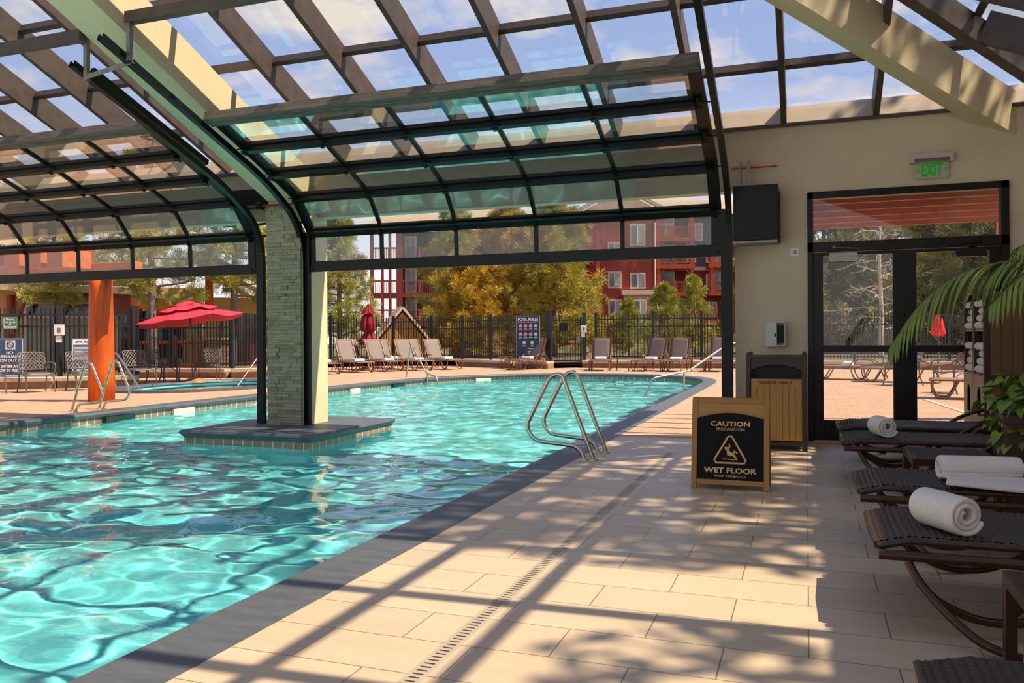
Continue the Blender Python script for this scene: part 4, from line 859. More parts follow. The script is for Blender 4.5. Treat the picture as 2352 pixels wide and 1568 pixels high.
# cast lattice chairs
M_cast = mat('cast bronze aluminium', (.17, .135, .13), .38, metal=.3, var=.2, scale=8)
def lattice_chair():
    """faces +X"""
    t = thing('lattice_chair', None, None); t['category'] = 'chair'
    g = G(); g.grid(lambda u, v: (-.24+.5*u, -.27+.54*v, .42+.015*math.cos(u*3)), 6, 6); g.obj('seat', M_cast, t, solid=.02)
    B = lambda u, v: Vector((-.24-.14*v-.05*math.cos((u-.5)*PI), -.27+.54*u, .50+.36*v*(1+.06*math.sin(PI*u))))
    g = G()
    for k in range(-4, 8):
        for s in (1, -1):
            P = []
            for j in range(11):
                v = j/10; u = (k/7+v*.62) if s > 0 else (1-(k/7)-v*.62)
                if 0 <= u <= 1: P.append(B(u, v))
            if len(P) > 1: g.tube(P, .011, 5)
    g.obj('back_lattice', M_cast, t)
    g = G(); g.tube([B(k/10, 1) for k in range(11)], .017, 8); g.tube([B(k/10, 0) for k in range(11)], .015, 8); g.tube([B(0, v/6) for v in range(7)], .017, 8); g.tube([B(1, v/6) for v in range(7)], .017, 8); g.obj('back_frame', M_cast, t)
    for y in (-.29, .29):
        g = G(); g.tube(smoothpath([(-.30, y, .64), (-.1, y, .66), (.12, y, .655), (.26, y, .63), (.28, y, .56), (.24, y, .44)], 4), .015, 8); g.obj('arm', M_cast, t)
        g = G(); g.tube(smoothpath([(.24, y*.95, .44), (.235, y*.97, .25), (.28, y, .0)], 4), .015, 8); g.tube(smoothpath([(.235, y*.97, .22), (.12, y*.95, .36), (-.1, y*.95, .41)], 4), .008, 6); g.obj('leg', M_cast, t)
        g = G(); g.tube(smoothpath([(-.25, y*.95, .5), (-.24, y*.97, .25), (-.33, y, .0)], 4), .015, 8); g.obj('leg', M_cast, t)
    return t
LC = lattice_chair(); GCH = 'cast lattice armchairs along the left fence'
for k, (x, y, a, lb) in enumerate([(-16.75, 12.75, -22, 'cut by the left photo edge'), (-16.2, 13.5, -22, 'in front of the lifeguard sign'), (-15.72, 14.35, -20, 'just left of the orange log post'), (-15.55, 15.85, -20, 'just right of the orange log post'), (-16.2, 17.3, 8, 'in shade left of the small table'), (-15.75, 18.5, -60, 'behind the umbrella pole'), (2.75, 18.2, 130, 'dark, seen through the right door pane'), (2.05, 20.6, -150, 'seen low behind the middle door stile')]): placed(LC, k, 'cast metal lattice armchair '+lb, (x, y, 0), math.radians(a), GCH if x < 0 else 'lattice chairs beyond the glass door')
t = thing('patio_table', 'small dark metal table beside the open red umbrella', 'table', (-16.1, 17.75, 0)); g = G(); g.box(-.30, .30, -.28, .28, .47, .495); g.obj('top', M_cast, t)
for x in (-.26, .26):
    for y in (-.24, .24): g = G(); g.tube([(x, y, .47), (x*1.05, y*1.05, 0)], .016, 6); g.obj('leg', M_cast, t)
# umbrellas
M_redc = mat('red canopy cloth', (.74, .025, .055), .8, var=.15, scale=4); M_redd = mat('closed red canopy', (.28, .004, .012), .8, var=.4, scale=8, stretch=(1, 1, .2)); M_pole = mat('bronze pole', (.10, .05, .03), .4, metal=.4)
t = thing('open_umbrella', 'open tilted red umbrella with a double vent by the fence', 'umbrella', (-15.35, 17.55, 0)); 
g = G(); g.lathe([(0, .13), (.1, .125), (.22, .09), (.30, .03), (.31, 0)], n=24); g.lathe([(.03, .12), (.03, .3)], n=10); g.obj('base', mat('tan umbrella base', (.34, .17, .085), .5), t)
PB = Vector((0, 0, .1)); PT = Vector((-.19, -.06, 1.95)); g = G(); g.tube([PB, (-.02, 0, .9), PT+Vector((0, 0, .2))], .022, 10); g.sphere(PT+Vector((0, 0, .24)), .035, 10, 6); g.obj('pole', M_pole, t)
Rt = Matrix.Translation(PT) @ Matrix.Rotation(math.radians(19.9), 4, 'Z') @ Matrix.Rotation(math.radians(-8), 4, 'Y')
def canopy(r0, r1, z0, z1, sag, n=8):
    def f(u, v):
        a = 2*PI*u; q = (a/(2*PI)*n) % 1; rr = r0+(r1-r0)*v; k = math.cos(PI/n)/math.cos((q-.5)*2*PI/n) ; z = z0+(z1-z0)*v**1.0-sag*math.sin(PI*q)*v+.02*math.sin(5*a)*v
        return Rt @ Vector((rr*k*math.cos(a), rr*k*math.sin(a), z))
    return G().grid(f, 8*n, 6)
cpy = canopy(.30, 1.46, .02, -.30, .05).obj('canopy', M_redc, t, solid=.006); canopy(.14, .80, .14, -.03, .05).obj('vent', M_redc, cpy, solid=.006); canopy(.0, .36, .24, .10, .03).obj('vent', M_redc, cpy, solid=.006)
t = thing('closed_umbrella', 'closed dark red umbrella standing behind the grey loungers', 'umbrella', (-15.12, 26.3, 0)); g = G(); g.lathe([(.28, 0), (.26, .07), (.05, .1), (.026, .12), (.024, 2.35), (.0, 2.36)], n=14); g.obj('pole', M_pole, t)
def drape(prof, ph):
    def f(u, v):
        a = 2*PI*u; i = min(int(v*(len(prof)-1)), len(prof)-2); q = v*(len(prof)-1)-i; r = prof[i][0]*(1-q)+prof[i+1][0]*q; z = prof[i][1]*(1-q)+prof[i+1][1]*q
        r *= 1+.16*math.sin(7*a+ph)+.08*math.sin(13*a+ph*2+v*3); return (r*math.cos(a), r*math.sin(a), z+.02*math.sin(5*a+ph))
    return G().grid(f, 84, 12)
cpy = drape([(.02, 2.38), (.08, 2.28), (.17, 2.13), (.23, 2.02)], 0).obj('canopy', M_redd, t); drape([(.10, 2.08), (.19, 1.9), (.25, 1.65), (.23, 1.42), (.12, 1.32)], 1).obj('tier', M_redd, cpy); drape([(.11, 1.38), (.18, 1.22), (.31, 1.0), (.26, .90)], 2.2).obj('tier', M_redd, cpy)
# seen through the glass door: low loungers on the deck
L3 = sling_lounger('deck_lounger', M_tan, mw2, back=7)
for k, (x, y, a, lb) in enumerate([(.55, 22.9, 170, 'with a towel, seen through the left door pane'), (1.65, 21.9, 172, 'overlapping the door stile, beyond the glass'), (2.5, 16.6, 172, 'nearest the glass door, seen in the right pane')]):
    placed(L3, k, 'low deck lounger '+lb, (x+.75, y, 0), math.radians(a), 'loungers beyond the glass door'); folded('folded white towel on the deck lounger '+lb, (x+.45, y-.02), math.radians(a))
g = G(); g.beam((2.0, 16.3, .004), (2.3, 13.0, .004), .09, .006); tag(g.obj('drain_strip', M_curb), 'pale concrete strip in the deck beyond the right door pane', 'drain strip')
t = thing('deck_umbrella', 'closed red umbrella beyond the fence line seen through the right door pane', 'umbrella', (3.7, 27.2, 0)); g = G(); g.lathe([(.2, 0), (.03, .08), (.025, 1.8)], n=10); g.obj('pole', M_pole, t); drape([(.02, 1.75), (.10, 1.6), (.18, 1.18), (.14, 1.1)], 1).obj('canopy', mat('bright red cloth', (.75, .03, .03), .8), t)

# ================================================================== PERGOLAS
M_log = mat('orange stained log', (.74, .13, .0015), .5, var=.5, scale=2.6, stretch=(5, 5, .35), col2=(.34, .035, .001), bump=.25); M_logd = mat('red stained timber', (.34, .05, .012), .5, var=.3, scale=3)
M_timb = mat('orange timber', (.72, .15, .008), .55, var=.25, scale=2, stretch=(1, 5, 5))
t = thing('timber_pergola', 'orange timber pergola with a thick log post by the spa', 'pergola', (-12.67, 11.95, 0))
g = G(); g.lathe([(.0, 0), (.235, 0), (.232, .6), (.222, 1.3), (.207, 2.1), (.2, 2.42), (0, 2.42)], n=28); g.obj('log_post', M_log, t)
g = G(); g.box(-.3, .92, -.10, .10, 2.36, 2.62); g.obj('corbel_beam', M_timb, t, bevel=.01); g = G(); g.box(-2.6, -.98, -.35, -.15, 2.30, 2.62); g.obj('corbel_beam', M_timb, t, bevel=.01)
for x in (-1.58, -1.03, -.50): g = G(); g.box(x, x+.38, -.75, -.1, 2.50, 2.84); g.obj('joist', M_timb, t, bevel=.012)
g = G(); g.box(-3.2, -.25, -.12, .1, 2.62, 2.9); g.obj('purlin_beam', M_logd, t, bevel=.01)
t = thing('slat_pergola', 'orange slatted timber pergola over the deck outside the glass door', 'pergola', (-.4, 9.95, 0))
for k in range(5): g = G(); y = .35+.6*k; g.box(-.35, 5.2, y-.03, y+.03, 2.72, 2.86); g.obj('slat', mat('slat timber', (.40, .085, .018), .55, var=.25, scale=2, stretch=(1, 5, 5)), t)
for x in (-.02, 2.2, 4.9): g = G(); g.box(x-.09, x+.09, .02, 3.2, 2.86, 3.12); g.obj('beam', M_logd, t)
for x in (3.02,): g = G(); g.lathe([(0, 0), (.17, 0), (.15, 2.72), (0, 2.72)], (x, 2.9, 0), 20); g.obj('log_post', M_log, t)
# ================================================================== TREES
def leafmat(name, a, b, c): 
    if name in MATS: return MATS[name]
    m, n, l, bs = nodes(name); bs.inputs['Roughness'].default_value = .6
    t = n.new('ShaderNodeNewGeometry'); r = n.new('ShaderNodeValToRGB'); r.color_ramp.elements[0].color = (*a, 1); r.color_ramp.elements[1].color = (*c, 1); e = r.color_ramp.elements.new(.5); e.color = (*b, 1)
    l.new(t.outputs['Random Per Island'], r.inputs[0]); l.new(r.outputs[0], bs.inputs['Base Color'])
    MATS[name] = m; return m
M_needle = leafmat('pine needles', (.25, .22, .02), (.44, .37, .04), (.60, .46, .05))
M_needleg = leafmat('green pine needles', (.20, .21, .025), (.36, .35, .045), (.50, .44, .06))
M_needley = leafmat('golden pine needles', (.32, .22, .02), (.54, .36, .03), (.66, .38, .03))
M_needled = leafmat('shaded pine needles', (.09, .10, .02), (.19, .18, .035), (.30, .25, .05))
M_bark = mat('pine bark', (.30, .22, .17), .9, var=.5, scale=6, stretch=(3, 3, .6), bump=.4)
M_bare = mat('pale bare bark', (.62, .47, .34), .8, var=.2, scale=6)
def rdir(r): 
    while True:
        v = Vector((r.uniform(-1, 1), r.uniform(-1, 1), r.uniform(-1, 1)))
        if .05 < v.length < 1: return v.normalized()
def tuft(g, c, d, L, n, r, w=.016):
    """a brush of needles sharing one root point"""
    vs = [c]; fs = []
    for k in range(n):
        a = (d+rdir(r)*.95).normalized(); x = a.cross(rdir(r)); x = x.normalized() if x.length > .01 else Vector((1, 0, 0)); l = L*r.uniform(.65, 1.1); i = len(vs)
        vs += [c+a*l-x*w, c+a*l+x*w]; fs += [(0, i, i+1)]
    g.add(vs, fs)
def pine(label, x, y, z0, h, R, seed, lo=.15, nb=26, tl=.26, nt=9, per=10, m=None, droop=.1, cat='tree', trunk=None, w=.0075, top=.15, name='pine_tree', group=None, dens=1):
    nt = nt*3; per = int(per*1.5); r = random.Random(seed); t = thing(name, label, cat, (x, y, z0), 0, group); tr = trunk or h*.018
    g = G(); lean = r.uniform(-.03, .03); g.tube([(0, 0, -.1), (lean*h*.3, 0, h*.35), (lean*h*.6, .02*h*lean, h*.7), (lean*h, 0, h)], [tr, tr*.8, tr*.45, tr*.1], 8); g.obj('trunk', M_bark, t)
    gb = G(); gf = G()
    for k in range(nb):
        f = lo+(1-lo)*((k+.5)/nb); a = k*2.4+r.uniform(-.5, .5); q = 1-f; sh = R*(q**.75*(1-top)+top*q**.2)*r.uniform(.75, 1.1)
        if f < lo+.12: sh *= .8
        b0 = Vector((lean*h*f, 0, h*f)); d = Vector((math.cos(a), math.sin(a), r.uniform(.0, .35)-droop)); b1 = b0+d*sh*.6; b2 = b0+Vector((d.x, d.y, d.z+.18))*sh
        gb.tube([b0, b1, b2], [tr*.35*(1-f*.6), tr*.2, .008], 5, caps=False)
        for j in range(int(per*dens)):
            u = .28+.72*(j+r.random())/per/dens; p = (b0.lerp(b1, u/.6) if u < .6 else b1.lerp(b2, (u-.6)/.4)); side = rdir(r)*sh*.24*(1.1-u*.5); side.z *= .6; c = p+side
            tuft(gf, c, (d*.6+side.normalized()*.6+Vector((0, 0, .45))).normalized(), tl, nt, r, w)
    for j in range(int(per)): tuft(gf, Vector((lean*h, 0, h*(.93+.07*j/per))), Vector((0, 0, 1)), tl, nt, r, w)
    gb.obj('branches', M_bark, t); gf.obj('foliage', m or M_needle, t); return t
GP = 'pines behind the left fence'
pine('pine with a bare lower trunk behind the left fence, right of the orange post', -19.0, 19.9, .2, 7.2, 2.6, 1, lo=.30, nb=44, tl=.24, nt=12, per=19, trunk=.15, m=M_needleg)
pine('pine with a bare lower trunk left of the stone column', -17.7, 22.0, .2, 7.0, 2.3, 2, lo=.33, nb=42, tl=.24, nt=12, per=19, trunk=.14, m=M_needleg)
pine('pine showing between the column and the closed umbrella', -18.6, 30.0, .2, 6.4, 2.0, 3, lo=.10, nb=48, tl=.28, nt=12, per=17, trunk=.15, m=M_needleg)
pine('low branched pine behind the lodge roof at the far left', -22.6, 19.5, .2, 6.2, 2.2, 9, lo=.32, nb=34, tl=.25, nt=11, per=16, m=M_needleg)
pine('tall pine with dark gaps left of the pool rules sign', -15.5, 35.2, .1, 7.6, 2.5, 4, lo=.1, nb=44, tl=.32, nt=12, per=15, trunk=.16, m=M_needle)
pine('dense golden pine just behind the pool rules sign', -13.9, 37.5, .1, 7.4, 3.6, 5, lo=.02, nb=66, tl=.34, nt=12, per=18, m=M_needley, w=.009)
pine('dense yellow green pine behind the gate', -11.3, 37.2, .1, 7.8, 3.3, 6, lo=.02, nb=66, tl=.34, nt=12, per=18, m=M_needle, w=.009)
pine('low golden pine filling the gap left of the pool rules sign', -14.6, 34.8, .1, 4.6, 2.6, 16, lo=.02, nb=44, tl=.32, nt=12, per=15, m=M_needley, w=.009)
pine('short young pine first right of the gate', -7.8, 37.6, .1, 2.6, 1.1, 7, lo=.05, nb=20, tl=.3, nt=10, per=9, trunk=.05, m=M_needleg)
pine('short young pine in front of the red balconies', -5.9, 36.2, .1, 3.2, 1.3, 8, lo=.05, nb=24, tl=.3, nt=10, per=10, trunk=.06, m=M_needleg)
pine('slender young pine with golden stem near the door track', -4.4, 34.6, .1, 3.4, 1.05, 10, lo=.05, nb=26, tl=.28, nt=9, per=8, trunk=.06, m=M_needleg)
GD = 'evergreens seen through the glass door'
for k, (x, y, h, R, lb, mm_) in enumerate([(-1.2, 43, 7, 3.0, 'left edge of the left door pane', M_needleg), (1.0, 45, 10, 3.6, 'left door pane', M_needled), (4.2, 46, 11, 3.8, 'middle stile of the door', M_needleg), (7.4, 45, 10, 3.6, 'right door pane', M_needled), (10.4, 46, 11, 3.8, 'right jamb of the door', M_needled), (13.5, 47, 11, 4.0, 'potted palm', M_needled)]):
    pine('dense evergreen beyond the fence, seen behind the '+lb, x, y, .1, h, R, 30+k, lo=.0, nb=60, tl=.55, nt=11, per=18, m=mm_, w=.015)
def bare_tree(label, x, y, h, seed, m):
    r = random.Random(seed); t = thing('bare_tree', label, 'tree', (x, y, .1)); g = G(); g.tube([(0, 0, 0), (.05, 0, h*.3), (-.03, 0, h*.7), (.05, 0, h)], [.11, .09, .06, .02], 8); g.obj('trunk', m, t); g = G()
    def br(p, d, L, rad, lev):
        P = [p]; q = p.copy(); dd = d.copy()
        for k in range(4): dd = (dd+rdir(r)*.28).normalized(); q = q+dd*L/4; P.append(q.copy())
        g.tube(P, [rad*(1-.2*k) for k in range(5)], 4, caps=False)
        if lev:
            for k in range(4): br(P[1+k % 4], (dd+rdir(r)*.9).normalized(), L*.55, rad*.5, lev-1)
    for k in range(22): a = k*2.4; z = h*(.2+.75*k/22); br(Vector((0, 0, z)), Vector((math.cos(a), math.sin(a), .25)).normalized(), h*.26*(1.15-k/22*.7), .03, 2)
    g.obj('branches', m, t)
g = G(); g.grid(lambda u, v: (-1.5+70*u-8*v, 50+45*v, .1+9.5*math.sin(PI/2*v)*min(1, u*9)+.8*math.sin(u*23+v*4)*v), 40, 10); struct(g.obj('ground_hill', mat('wooded hillside', (.24, .19, .07), .95, var=.6, scale=.9, col2=(.08, .075, .025), bump=.6)))
bare_tree('pale leafless tree beyond the fence in the left door pane', 3.0, 38.5, 6.2, 3, M_bare)
# leafy trees past the right wall, which dapple the floor
M_lf = leafmat('broad leaves', (.05, .09, .02), (.09, .14, .03), (.14, .18, .04))
def leafy(label, x, y, zc, R, Rz, seed, n=900, sz=.16):
    r = random.Random(seed); t = thing('leafy_tree', label, 'tree', (x, y, 0)); g = G(); g.tube([(0, 0, 0), (.1, 0, zc*.5), (0, .1, zc)], [.16, .12, .05], 8); g.obj('trunk', M_bark, t); g = G()
    for k in range(n):
        v = rdir(r)*r.uniform(.25, 1)**.5; c = Vector((v.x*R, v.y*R, zc+v.z*Rz)); a = rdir(r); b = a.cross(rdir(r)).normalized(); s = sz*r.uniform(.6, 1.2); g.add([c-a*s, c+b*s*.5, c+a*s, c-b*s*.5], [(0, 1, 2, 3)])
    g.obj('crown', M_lf, t)
leafy('tall leafy tree past the right wall, nearest the door end', 6.2, 9.4, 11.0, 1.9, 2.8, 21, 1050)
leafy('tall leafy tree past the right wall, middle one', 6.2, 7.15, 10.6, 1.5, 2.9, 22, 1700)
leafy('small leafy tree past the right wall, nearest the camera', 5.6, 4.1, 9.0, .75, .75, 23, 130)
# ================================================================== LODGE (left)
M_tanw = mat('lodge siding', (.66, .43, .20), .8, var=.1, scale=2); M_trimw = mat('lodge cream trim', (.74, .55, .32), .7); M_roofs = mat('lodge roof', (.46, .33, .22), .85, var=.3, scale=4)
lo = thing('lodge_building', 'tan lodge with orange timbers and curtained windows behind the left fence', 'building', (-21.35, 21.5, 0), math.radians(36))
def lp(g, n, m, p=lo, **k): return g.obj(n, m, p, **k)
M_pane = mat('dark window glass', (.03, .035, .035), .08, spec=.8); M_curt = mat('pale green curtain', (.42, .40, .26), .85, var=.3, scale=6, stretch=(6, 1, .1)); M_rock = brickmat('lodge stone base', (.42, .27, .14), (.26, .17, .10), (.18, .13, .09), .32, .14, .02, axes='XZ', bump=.6, noise_amt=.4, nscale=(6, 6, 6))
g = G(); g.box(-6.5, 2.2, 0, .3, .1, 2.9); g.box(2.2, 4.6, .5, .8, .1, 2.6); lp(g, 'wall', M_tanw)
g = G(); g.box(-3.3, -.45, -.04, .04, .38, 2.40); f = lp(g, 'window_frame', M_trimw); 
for x0, x1 in ((-3.2, -2.42), (-2.36, -.55)):
    for z0, z1 in ((.46, 1.86), (1.98, 2.33)): g = G(); g.box(x0, x1, -.05, -.03, z0, z1); q = g.obj('pane', M_pane, f)
    g = G(); n = 10; g.grid(lambda u, v: (x0+.02+(x1-x0-.04)*u, -.07-.015*math.sin(u*24), .47+1.38*v), 50, 1); g.obj('curtain', M_curt, f)
g = G(); g.beam((-6.5, -.95, 2.92), (.3, -.95, 2.72), .06, .22); g.beam((-6.5, -1.0, 3.22), (.3, -1.0, 3.02), .05, .12); lp(g, 'fascia', M_trimw)
g = G(); g.add([(-6.5, -1.0, 3.3), (.4, -1.0, 3.1), (.4, 4, 4.7), (-6.5, 4, 4.9), (-6.5, -1.0, 3.05), (.4, -1.0, 2.85), (.4, 4, 4.4), (-6.5, 4, 4.6)], [(0, 1, 2, 3), (7, 6, 5, 4), (0, 4, 5, 1)]); lp(g, 'roof', M_roofs)
g = G(); g.add([(-6.5, -.92, 2.83), (.3, -.92, 2.63), (.3, .1, 2.75), (-6.5, .1, 2.95)], [(0, 1, 2, 3)]); lp(g, 'soffit', M_tanw)
g = G(); g.tube([(-3.55, -.5, 1.25), (-3.1, -.75, 2.35)], .075, 10); lp(g, 'log_brace', M_logd); g = G(); g.tube([(-3.7, -.1, .2), (-3.65, -.1, 2.6)], .12, 12); lp(g, 'log_post', M_logd); g = G(); g.tube([(-3.0, -1.05, 2.52), (-3.4, .1, 2.52)], .1, 14); lp(g, 'log_beam_end', M_timb)
g = G(); g.box(-.75, .3, -.6, -.3, 1.95, 2.7); lp(g, 'gable_panel', M_logd)
g = G(); g.beam((.05, -.9, 2.34), (2.25, -.9, 2.22), .2, .36); lp(g, 'timber_beam', mat('amber timber', (.74, .27, .03), .55, var=.2, scale=2), bevel=.02)
for x in (2.45, .1): g = G(); g.tube([(x, -.8, .1 if x < 1 else 2.1), (x, -.8, 3.4)], .13, 12); lp(g, 'log_post', M_timb if x > 1 else M_logd)
g = G(); g.tube([(.3, -1.3, 1.03), (2.35, -1.3, 1.06)], .07, 10); g.tube([(.3, -1.3, .25), (2.35, -1.3, .25)], .05, 8); lp(g, 'log_rail', M_timb)
g = G(); g.lathe([(0, .1), (.085, .1), (.08, 1.26), (0, 1.28)], (1.43, -1.3, 0), 14); lp(g, 'rail_post', M_logd)
for k in range(15): x = .4+.13*k; g = G(); g.tube([(x, -1.3, .25), (x, -1.3, 1.0)], .022, 6); lp(g, 'baluster', M_timb)
g = G(); g.box(2.3, 3.3, -.3, .6, .1, 1.12); lp(g, 'stone_base', M_rock); g = G(); g.box(2.25, 3.35, -.36, .6, 1.12, 1.18); lp(g, 'stone_cap', M_curb)
for x0, x1 in ((1.55, 2.15), (2.75, 3.3)): 
    g = G(); g.box(x0-.06, x1+.06, .40 if x0 > 2 else -.06, .52, .9, 2.2); f = lp(g, 'window_frame', M_trimw); g = G(); yy = .36 if x0 > 2 else -.10; g.box(x0, x1, yy, yy+.03, .96, 2.12); g.obj('pane', M_pane, f); g = G(); g.grid(lambda u, v: (x0+.05+(x1-x0-.1)*u, yy-.02-.012*math.sin(u*20), 1.0+1.0*v), 30, 1); g.obj('curtain', mat('green curtain', (.33, .36, .14), .85), f)
for k in range(3): g = G(); z = .34*k; g.beam((2.3, -.5+.25*k, 3.75-z+.3), (4.9, -.5+.25*k, 2.36-z+.3), .1, .16); lp(g, 'rake_board', M_trimw)
g = G(); g.add([(2.3, -.5, 4.1), (4.9, -.5, 2.7), (4.9, 3, 2.7), (2.3, 3, 4.1)], [(0, 1, 2, 3)]); lp(g, 'gable_roof', M_roofs)
g = G(); g.box(3.6, 4.6, -.1, .1, .1, 1.5); lp(g, 'red_siding', mat('red siding', (.34, .09, .06), .8, var=.2, scale=3, stretch=(8, 1, .2)))
g = G(); g.box(-.4, 1.5, -.05, .05, .5, 2.1); g.box(.5, 1.3, -.12, 0, 1.25, 1.75); lp(g, 'dark_opening', M_pane)

# ================================================================== SMALL GABLED PLAYHOUSE BEYOND THE FENCE
t = thing('playhouse', 'small steep gabled playhouse with cream roof edges behind the fence', 'playhouse', (-16.65, 31.9, .15), math.radians(34))
M_oc = mat('ochre boards', (.60, .27, .05), .7, var=.2, scale=3, stretch=(6, 1, .3)); g = G(); g.poly([(-1.0, 0, 0), (1.0, 0, 0), (1.0, 0, .9), (0, 0, 2.1), (-1.0, 0, .9)], 2.0, (0, 1, 0)); g.obj('wall', M_oc, t)
for s in (-1, 1): g = G(); g.beam((0, -.10, 2.30), (s*1.45, -.10, .56), .10, .15, up=(0, 1, 0)); g.obj('rake_board', M_trimw, t); g = G(); g.add([(0, -.12, 2.38), (s*1.5, -.12, .6), (s*1.5, 2.2, .6), (0, 2.2, 2.38)], [(0, 1, 2, 3)]); g.obj('roof_slope', M_roofs, t)
g = G(); g.box(-.25, .15, -.02, .02, 0, .7); g.obj('opening', M_pane, t)

# ================================================================== RED APARTMENT BUILDING (far)
ap = thing('apartment_building', 'red clapboard apartment block with timber balconies beyond the pines', 'building', (-7.95, 88.58, 0), math.radians(19.9))
def bp(g, n, m, p=ap, **k): return g.obj(n, m, p, **k)
M_redw = mat('red board siding', (.36, .055, .028), .75, var=.3, scale=1.1, stretch=(6, 6, .1), col2=(.27, .035, .02)); M_dark = mat('dark red siding', (.20, .022, .016), .75, var=.25, scale=1, stretch=(4, 4, .1)); M_slt = mat('slate blue siding', (.07, .075, .085), .75); M_bt = mat('building cream trim', (.66, .50, .38), .7); M_pin = mat('balcony orange timber', (.42, .055, .012), .6); M_pang = mat('balcony infill', (.40, .16, .05), .6, var=.3, scale=3, stretch=(8, 8, .1)); M_gls = mat('apartment glass', (.16, .16, .17), .1, spec=.8); M_flag = brickmat('flagstone base', (.50, .29, .12), (.36, .19, .09), (.30, .21, .13), .7, .35, .05, axes='+Z', bump=.3, noise_amt=.4, nscale=(2, 2, 2))
g = G(); g.box(-14.6, -7.6, .2, 6, 3.0, 14.6); bp(g, 'red_wing', M_redw); g = G(); g.box(-10.9, -7.5, -.4, 6, .0, 5.4); bp(g, 'stone_wing', M_flag); g = G(); g.box(-11.1, -7.4, -.5, .2, 5.4, 5.9); bp(g, 'stone_cap', M_bt)
g = G(); g.box(-14.6, -10.9, .15, 6, 0, 3.1); bp(g, 'red_base', M_redw)
g = G(); g.box(-7.6, 6, 2.0, 8, 0, 8.3); bp(g, 'dark_wing', M_dark); g = G(); g.box(-7.6, 6, 1.95, 8, 8.3, 14.2); bp(g, 'slate_wing', M_slt); g = G(); g.box(-7.6, 6, 1.85, 2.0, 8.1, 8.5); bp(g, 'band', M_bt)
g = G(); g.box(-30, -14.6, 1.2, 8, 0, 13.2); bp(g, 'middle_wing', M_redw)
g = G(); g.poly([(-14.9, 0, 14.4), (-7.2, 0, 14.4), (-11, 0, 16.4)], 6, (0, 1, 0)); bp(g, 'gable', M_bt); 
for s, xe in ((-1, -15.4), (1, -6.7)): g = G(); g.beam((-11.05, -.6, 16.7), (xe, -.6, 14.4), .5, .35, up=(0, 0, 1)); bp(g, 'gable_rake', M_bt)
g = G(); g.add([(-7.6, 1.2, 14.2), (6, 1.2, 14.2), (6, 7, 16.5), (-7.6, 7, 16.5), (-30, .4, 13.2), (-14.6, .4, 13.2), (-14.6, 7, 15.5), (-30, 7, 15.5)], [(0, 1, 2, 3), (4, 5, 6, 7)]); bp(g, 'roof', M_roofs)
def awin(x0, x1, z0, z1, y, mull=1):
    g = G(); b = .2; g.box(x0, x1, y-.12, y, z0, z1); f = bp(g, 'window_frame', M_bt)
    g = G(); g.box(x0+b, x1-b, y-.15, y-.10, z0+b, z1-b); q = g.obj('pane', M_gls, f); xm = (x0+x1)/2
    g = G(); g.box(xm-.05, xm+.05, y-.17, y-.14, z0+b, z1-b); g.obj('mullion', M_rwhite, f); g = G(); g.box(xm+.08, x1-b-.05, y-.16, y-.14, z0+b+.05, z1-b); g.obj('curtain', mat('apartment curtain', (.44, .42, .38), .8, var=.2, scale=3, stretch=(8, 8, .1)), f)
for x0, x1, z0, z1, y in [(-12.5, -11.05, 6.1, 7.9, .2), (-10.15, -8.5, 6.05, 7.75, .2), (-12.5, -11.05, 3.2, 4.95, .15), (-9.9, -8.5, 2.2, 4.9, -.4), (-12.5, -11.05, 9.2, 11, .2), (-10.15, -8.5, 10.6, 12.9, .2), (-3.9, -2.75, 5.9, 7.7, 2.0), (-1.7, -.4, 5.9, 7.7, 2.0), (-1.6, -.5, 3.0, 4.7, 2.0), (-3.9, -2.75, 8.9, 10.9, 1.95), (-1.7, -.4, 8.9, 10.9, 1.95), (-6.9, -5.2, 11.3, 13.2, 1.95), (-3.6, -2.0, 11.3, 13.2, 1.95)]: awin(x0, x1, z0, z1, y)
def balcony(x0, x1, zf, y0, y1, posts=True, h=3.0, below=True):
    g = G(); g.box(x0-.2, x1+.2, y0-.15, y1, zf-.45, zf); f = bp(g, 'balcony', M_pin)
    g = G(); g.box(x0, x1, y0-.05, y0+.05, zf+.95, zf+1.1); g.box(x0, x1, y0-.05, y0+.05, zf+.1, zf+.2); n = max(1, round((x1-x0)/2.1))
    for k in range(n+1): x = x0+(x1-x0)*k/n; g.box(x-.1, x+.1, y0-.08, y0+.08, zf, zf+1.15)
    g.obj('railing', M_pin, f); g = G(); 
    for k in range(int((x1-x0)/.16)): x = x0+.16*k; g.box(x, x+.06, y0-.02, y0+.02, zf+.2, zf+.95)
    g.obj('balusters', M_pang, f)
    if posts:
        for x in (x0+.15, x1-.15): g = G(); g.box(x-.2, x+.2, y0-.1, y0+.3, zf, zf+h-.45); g.beam((x, y0+.1, zf+h-1.3), (x+(.7 if x < (x0+x1)/2 else -.7), y0+.1, zf+h-.5), .16, .16); g.obj('post', M_pin, f)
    g = G(); xm = (x0*.65+x1*.35); g.box(xm-.9, xm+.9, y1-.12, y1, zf, zf+2.3); q = g.obj('door_frame', M_bt, f); g = G(); g.box(xm-.75, xm-.05, y1-.15, y1-.1, zf+.1, zf+2.15); g.box(xm+.05, xm+.75, y1-.15, y1-.1, zf+.1, zf+2.15); g.obj('door_glass', M_gls, q)
for zf in (5.7, 8.6, 11.5): balcony(-7.3, -3.5, zf, 0, 2.0)
g = G()
for zf in (5.75, 8.7): balcony(-1.5, 1.5, zf, .6, 2.0)
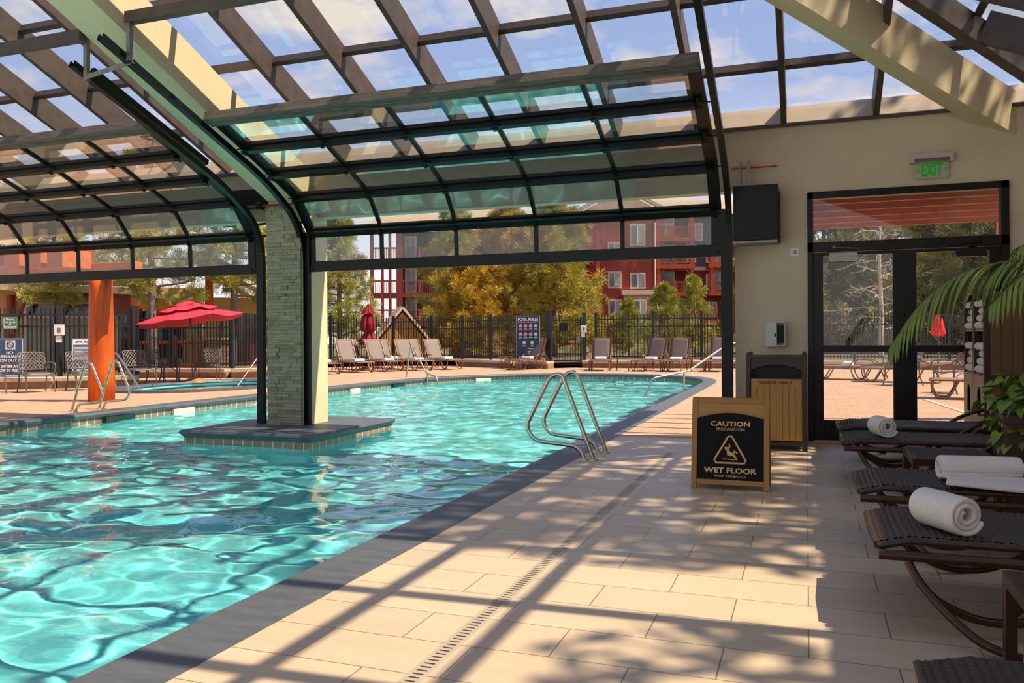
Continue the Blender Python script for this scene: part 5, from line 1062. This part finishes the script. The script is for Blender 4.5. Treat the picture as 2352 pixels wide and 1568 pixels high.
balcony(-6, -1, 2.75, 0, 2.0, posts=False)
for zf in (3.5, 6.4, 9.4): balcony(-16.6, -13.6, zf, -1.6, 1.0)
for zf in (5.2, 8.2): balcony(-24, -18.5, zf, -1.6, 1.2)
g = G(); g.tube([(-7.55, -.2, 13), (-7.55, -.2, 5.9), (-7.4, -.6, 5.4), (-7.4, -.6, 1)], .08, 6); bp(g, 'downpipe', M_bt)
lw = thing('corner_building', 'dark red corner building with stacked timber verandas, left of the big pines', 'building', (-35.2, 62.2, 0), math.radians(19.9))
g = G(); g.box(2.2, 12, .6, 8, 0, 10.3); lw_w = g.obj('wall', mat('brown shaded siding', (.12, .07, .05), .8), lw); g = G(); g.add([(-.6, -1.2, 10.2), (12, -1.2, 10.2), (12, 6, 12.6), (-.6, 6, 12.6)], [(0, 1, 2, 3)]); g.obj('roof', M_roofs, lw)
M_vr = mat('maroon timber', (.26, .03, .022), .6)
for zf in (2.4, 4.9, 7.7):
    g = G(); g.box(0, 9, -1.0, .6, zf-.4, zf); f = g.obj('veranda', M_vr, lw); g = G(); g.box(2.1, 9, -1.0, -.9, zf+.95, zf+1.08); g.box(0, 2.1, -1.0, -.9, zf+.95, zf+1.08); 
    for k in range(56): x = .1+.16*k; g.box(x, x+.05, -.97, -.93, zf, zf+.95)
    g.obj('railing', mat('veranda rail', (.30, .07, .05), .6), f); g = G()
    for x in (4.1, 6.3, 8.6): g.box(x-.1, x+.1, -1.02, -.88, zf, zf+1.1)
    g.obj('newel', M_pin, f)
    for x in (3.0, 5.6): g = G(); g.box(x-.35, x+.65, .5, .58, zf+.1, zf+2.2); q = g.obj('window_frame', M_rwhite, f); g = G(); g.box(x-.22, x+.12, .47, .52, zf+.25, zf+2.05); g.box(x+.2, x+.54, .47, .52, zf+.25, zf+2.05); g.obj('pane', M_gls, q)
for x, w in ((.0, .28), (.9, .2), (1.55, .2), (2.35, .5)): g = G(); g.box(x-w/2, x+w/2, -1.1, -.85, 0, 10.2); g.obj('post', M_vr, lw)
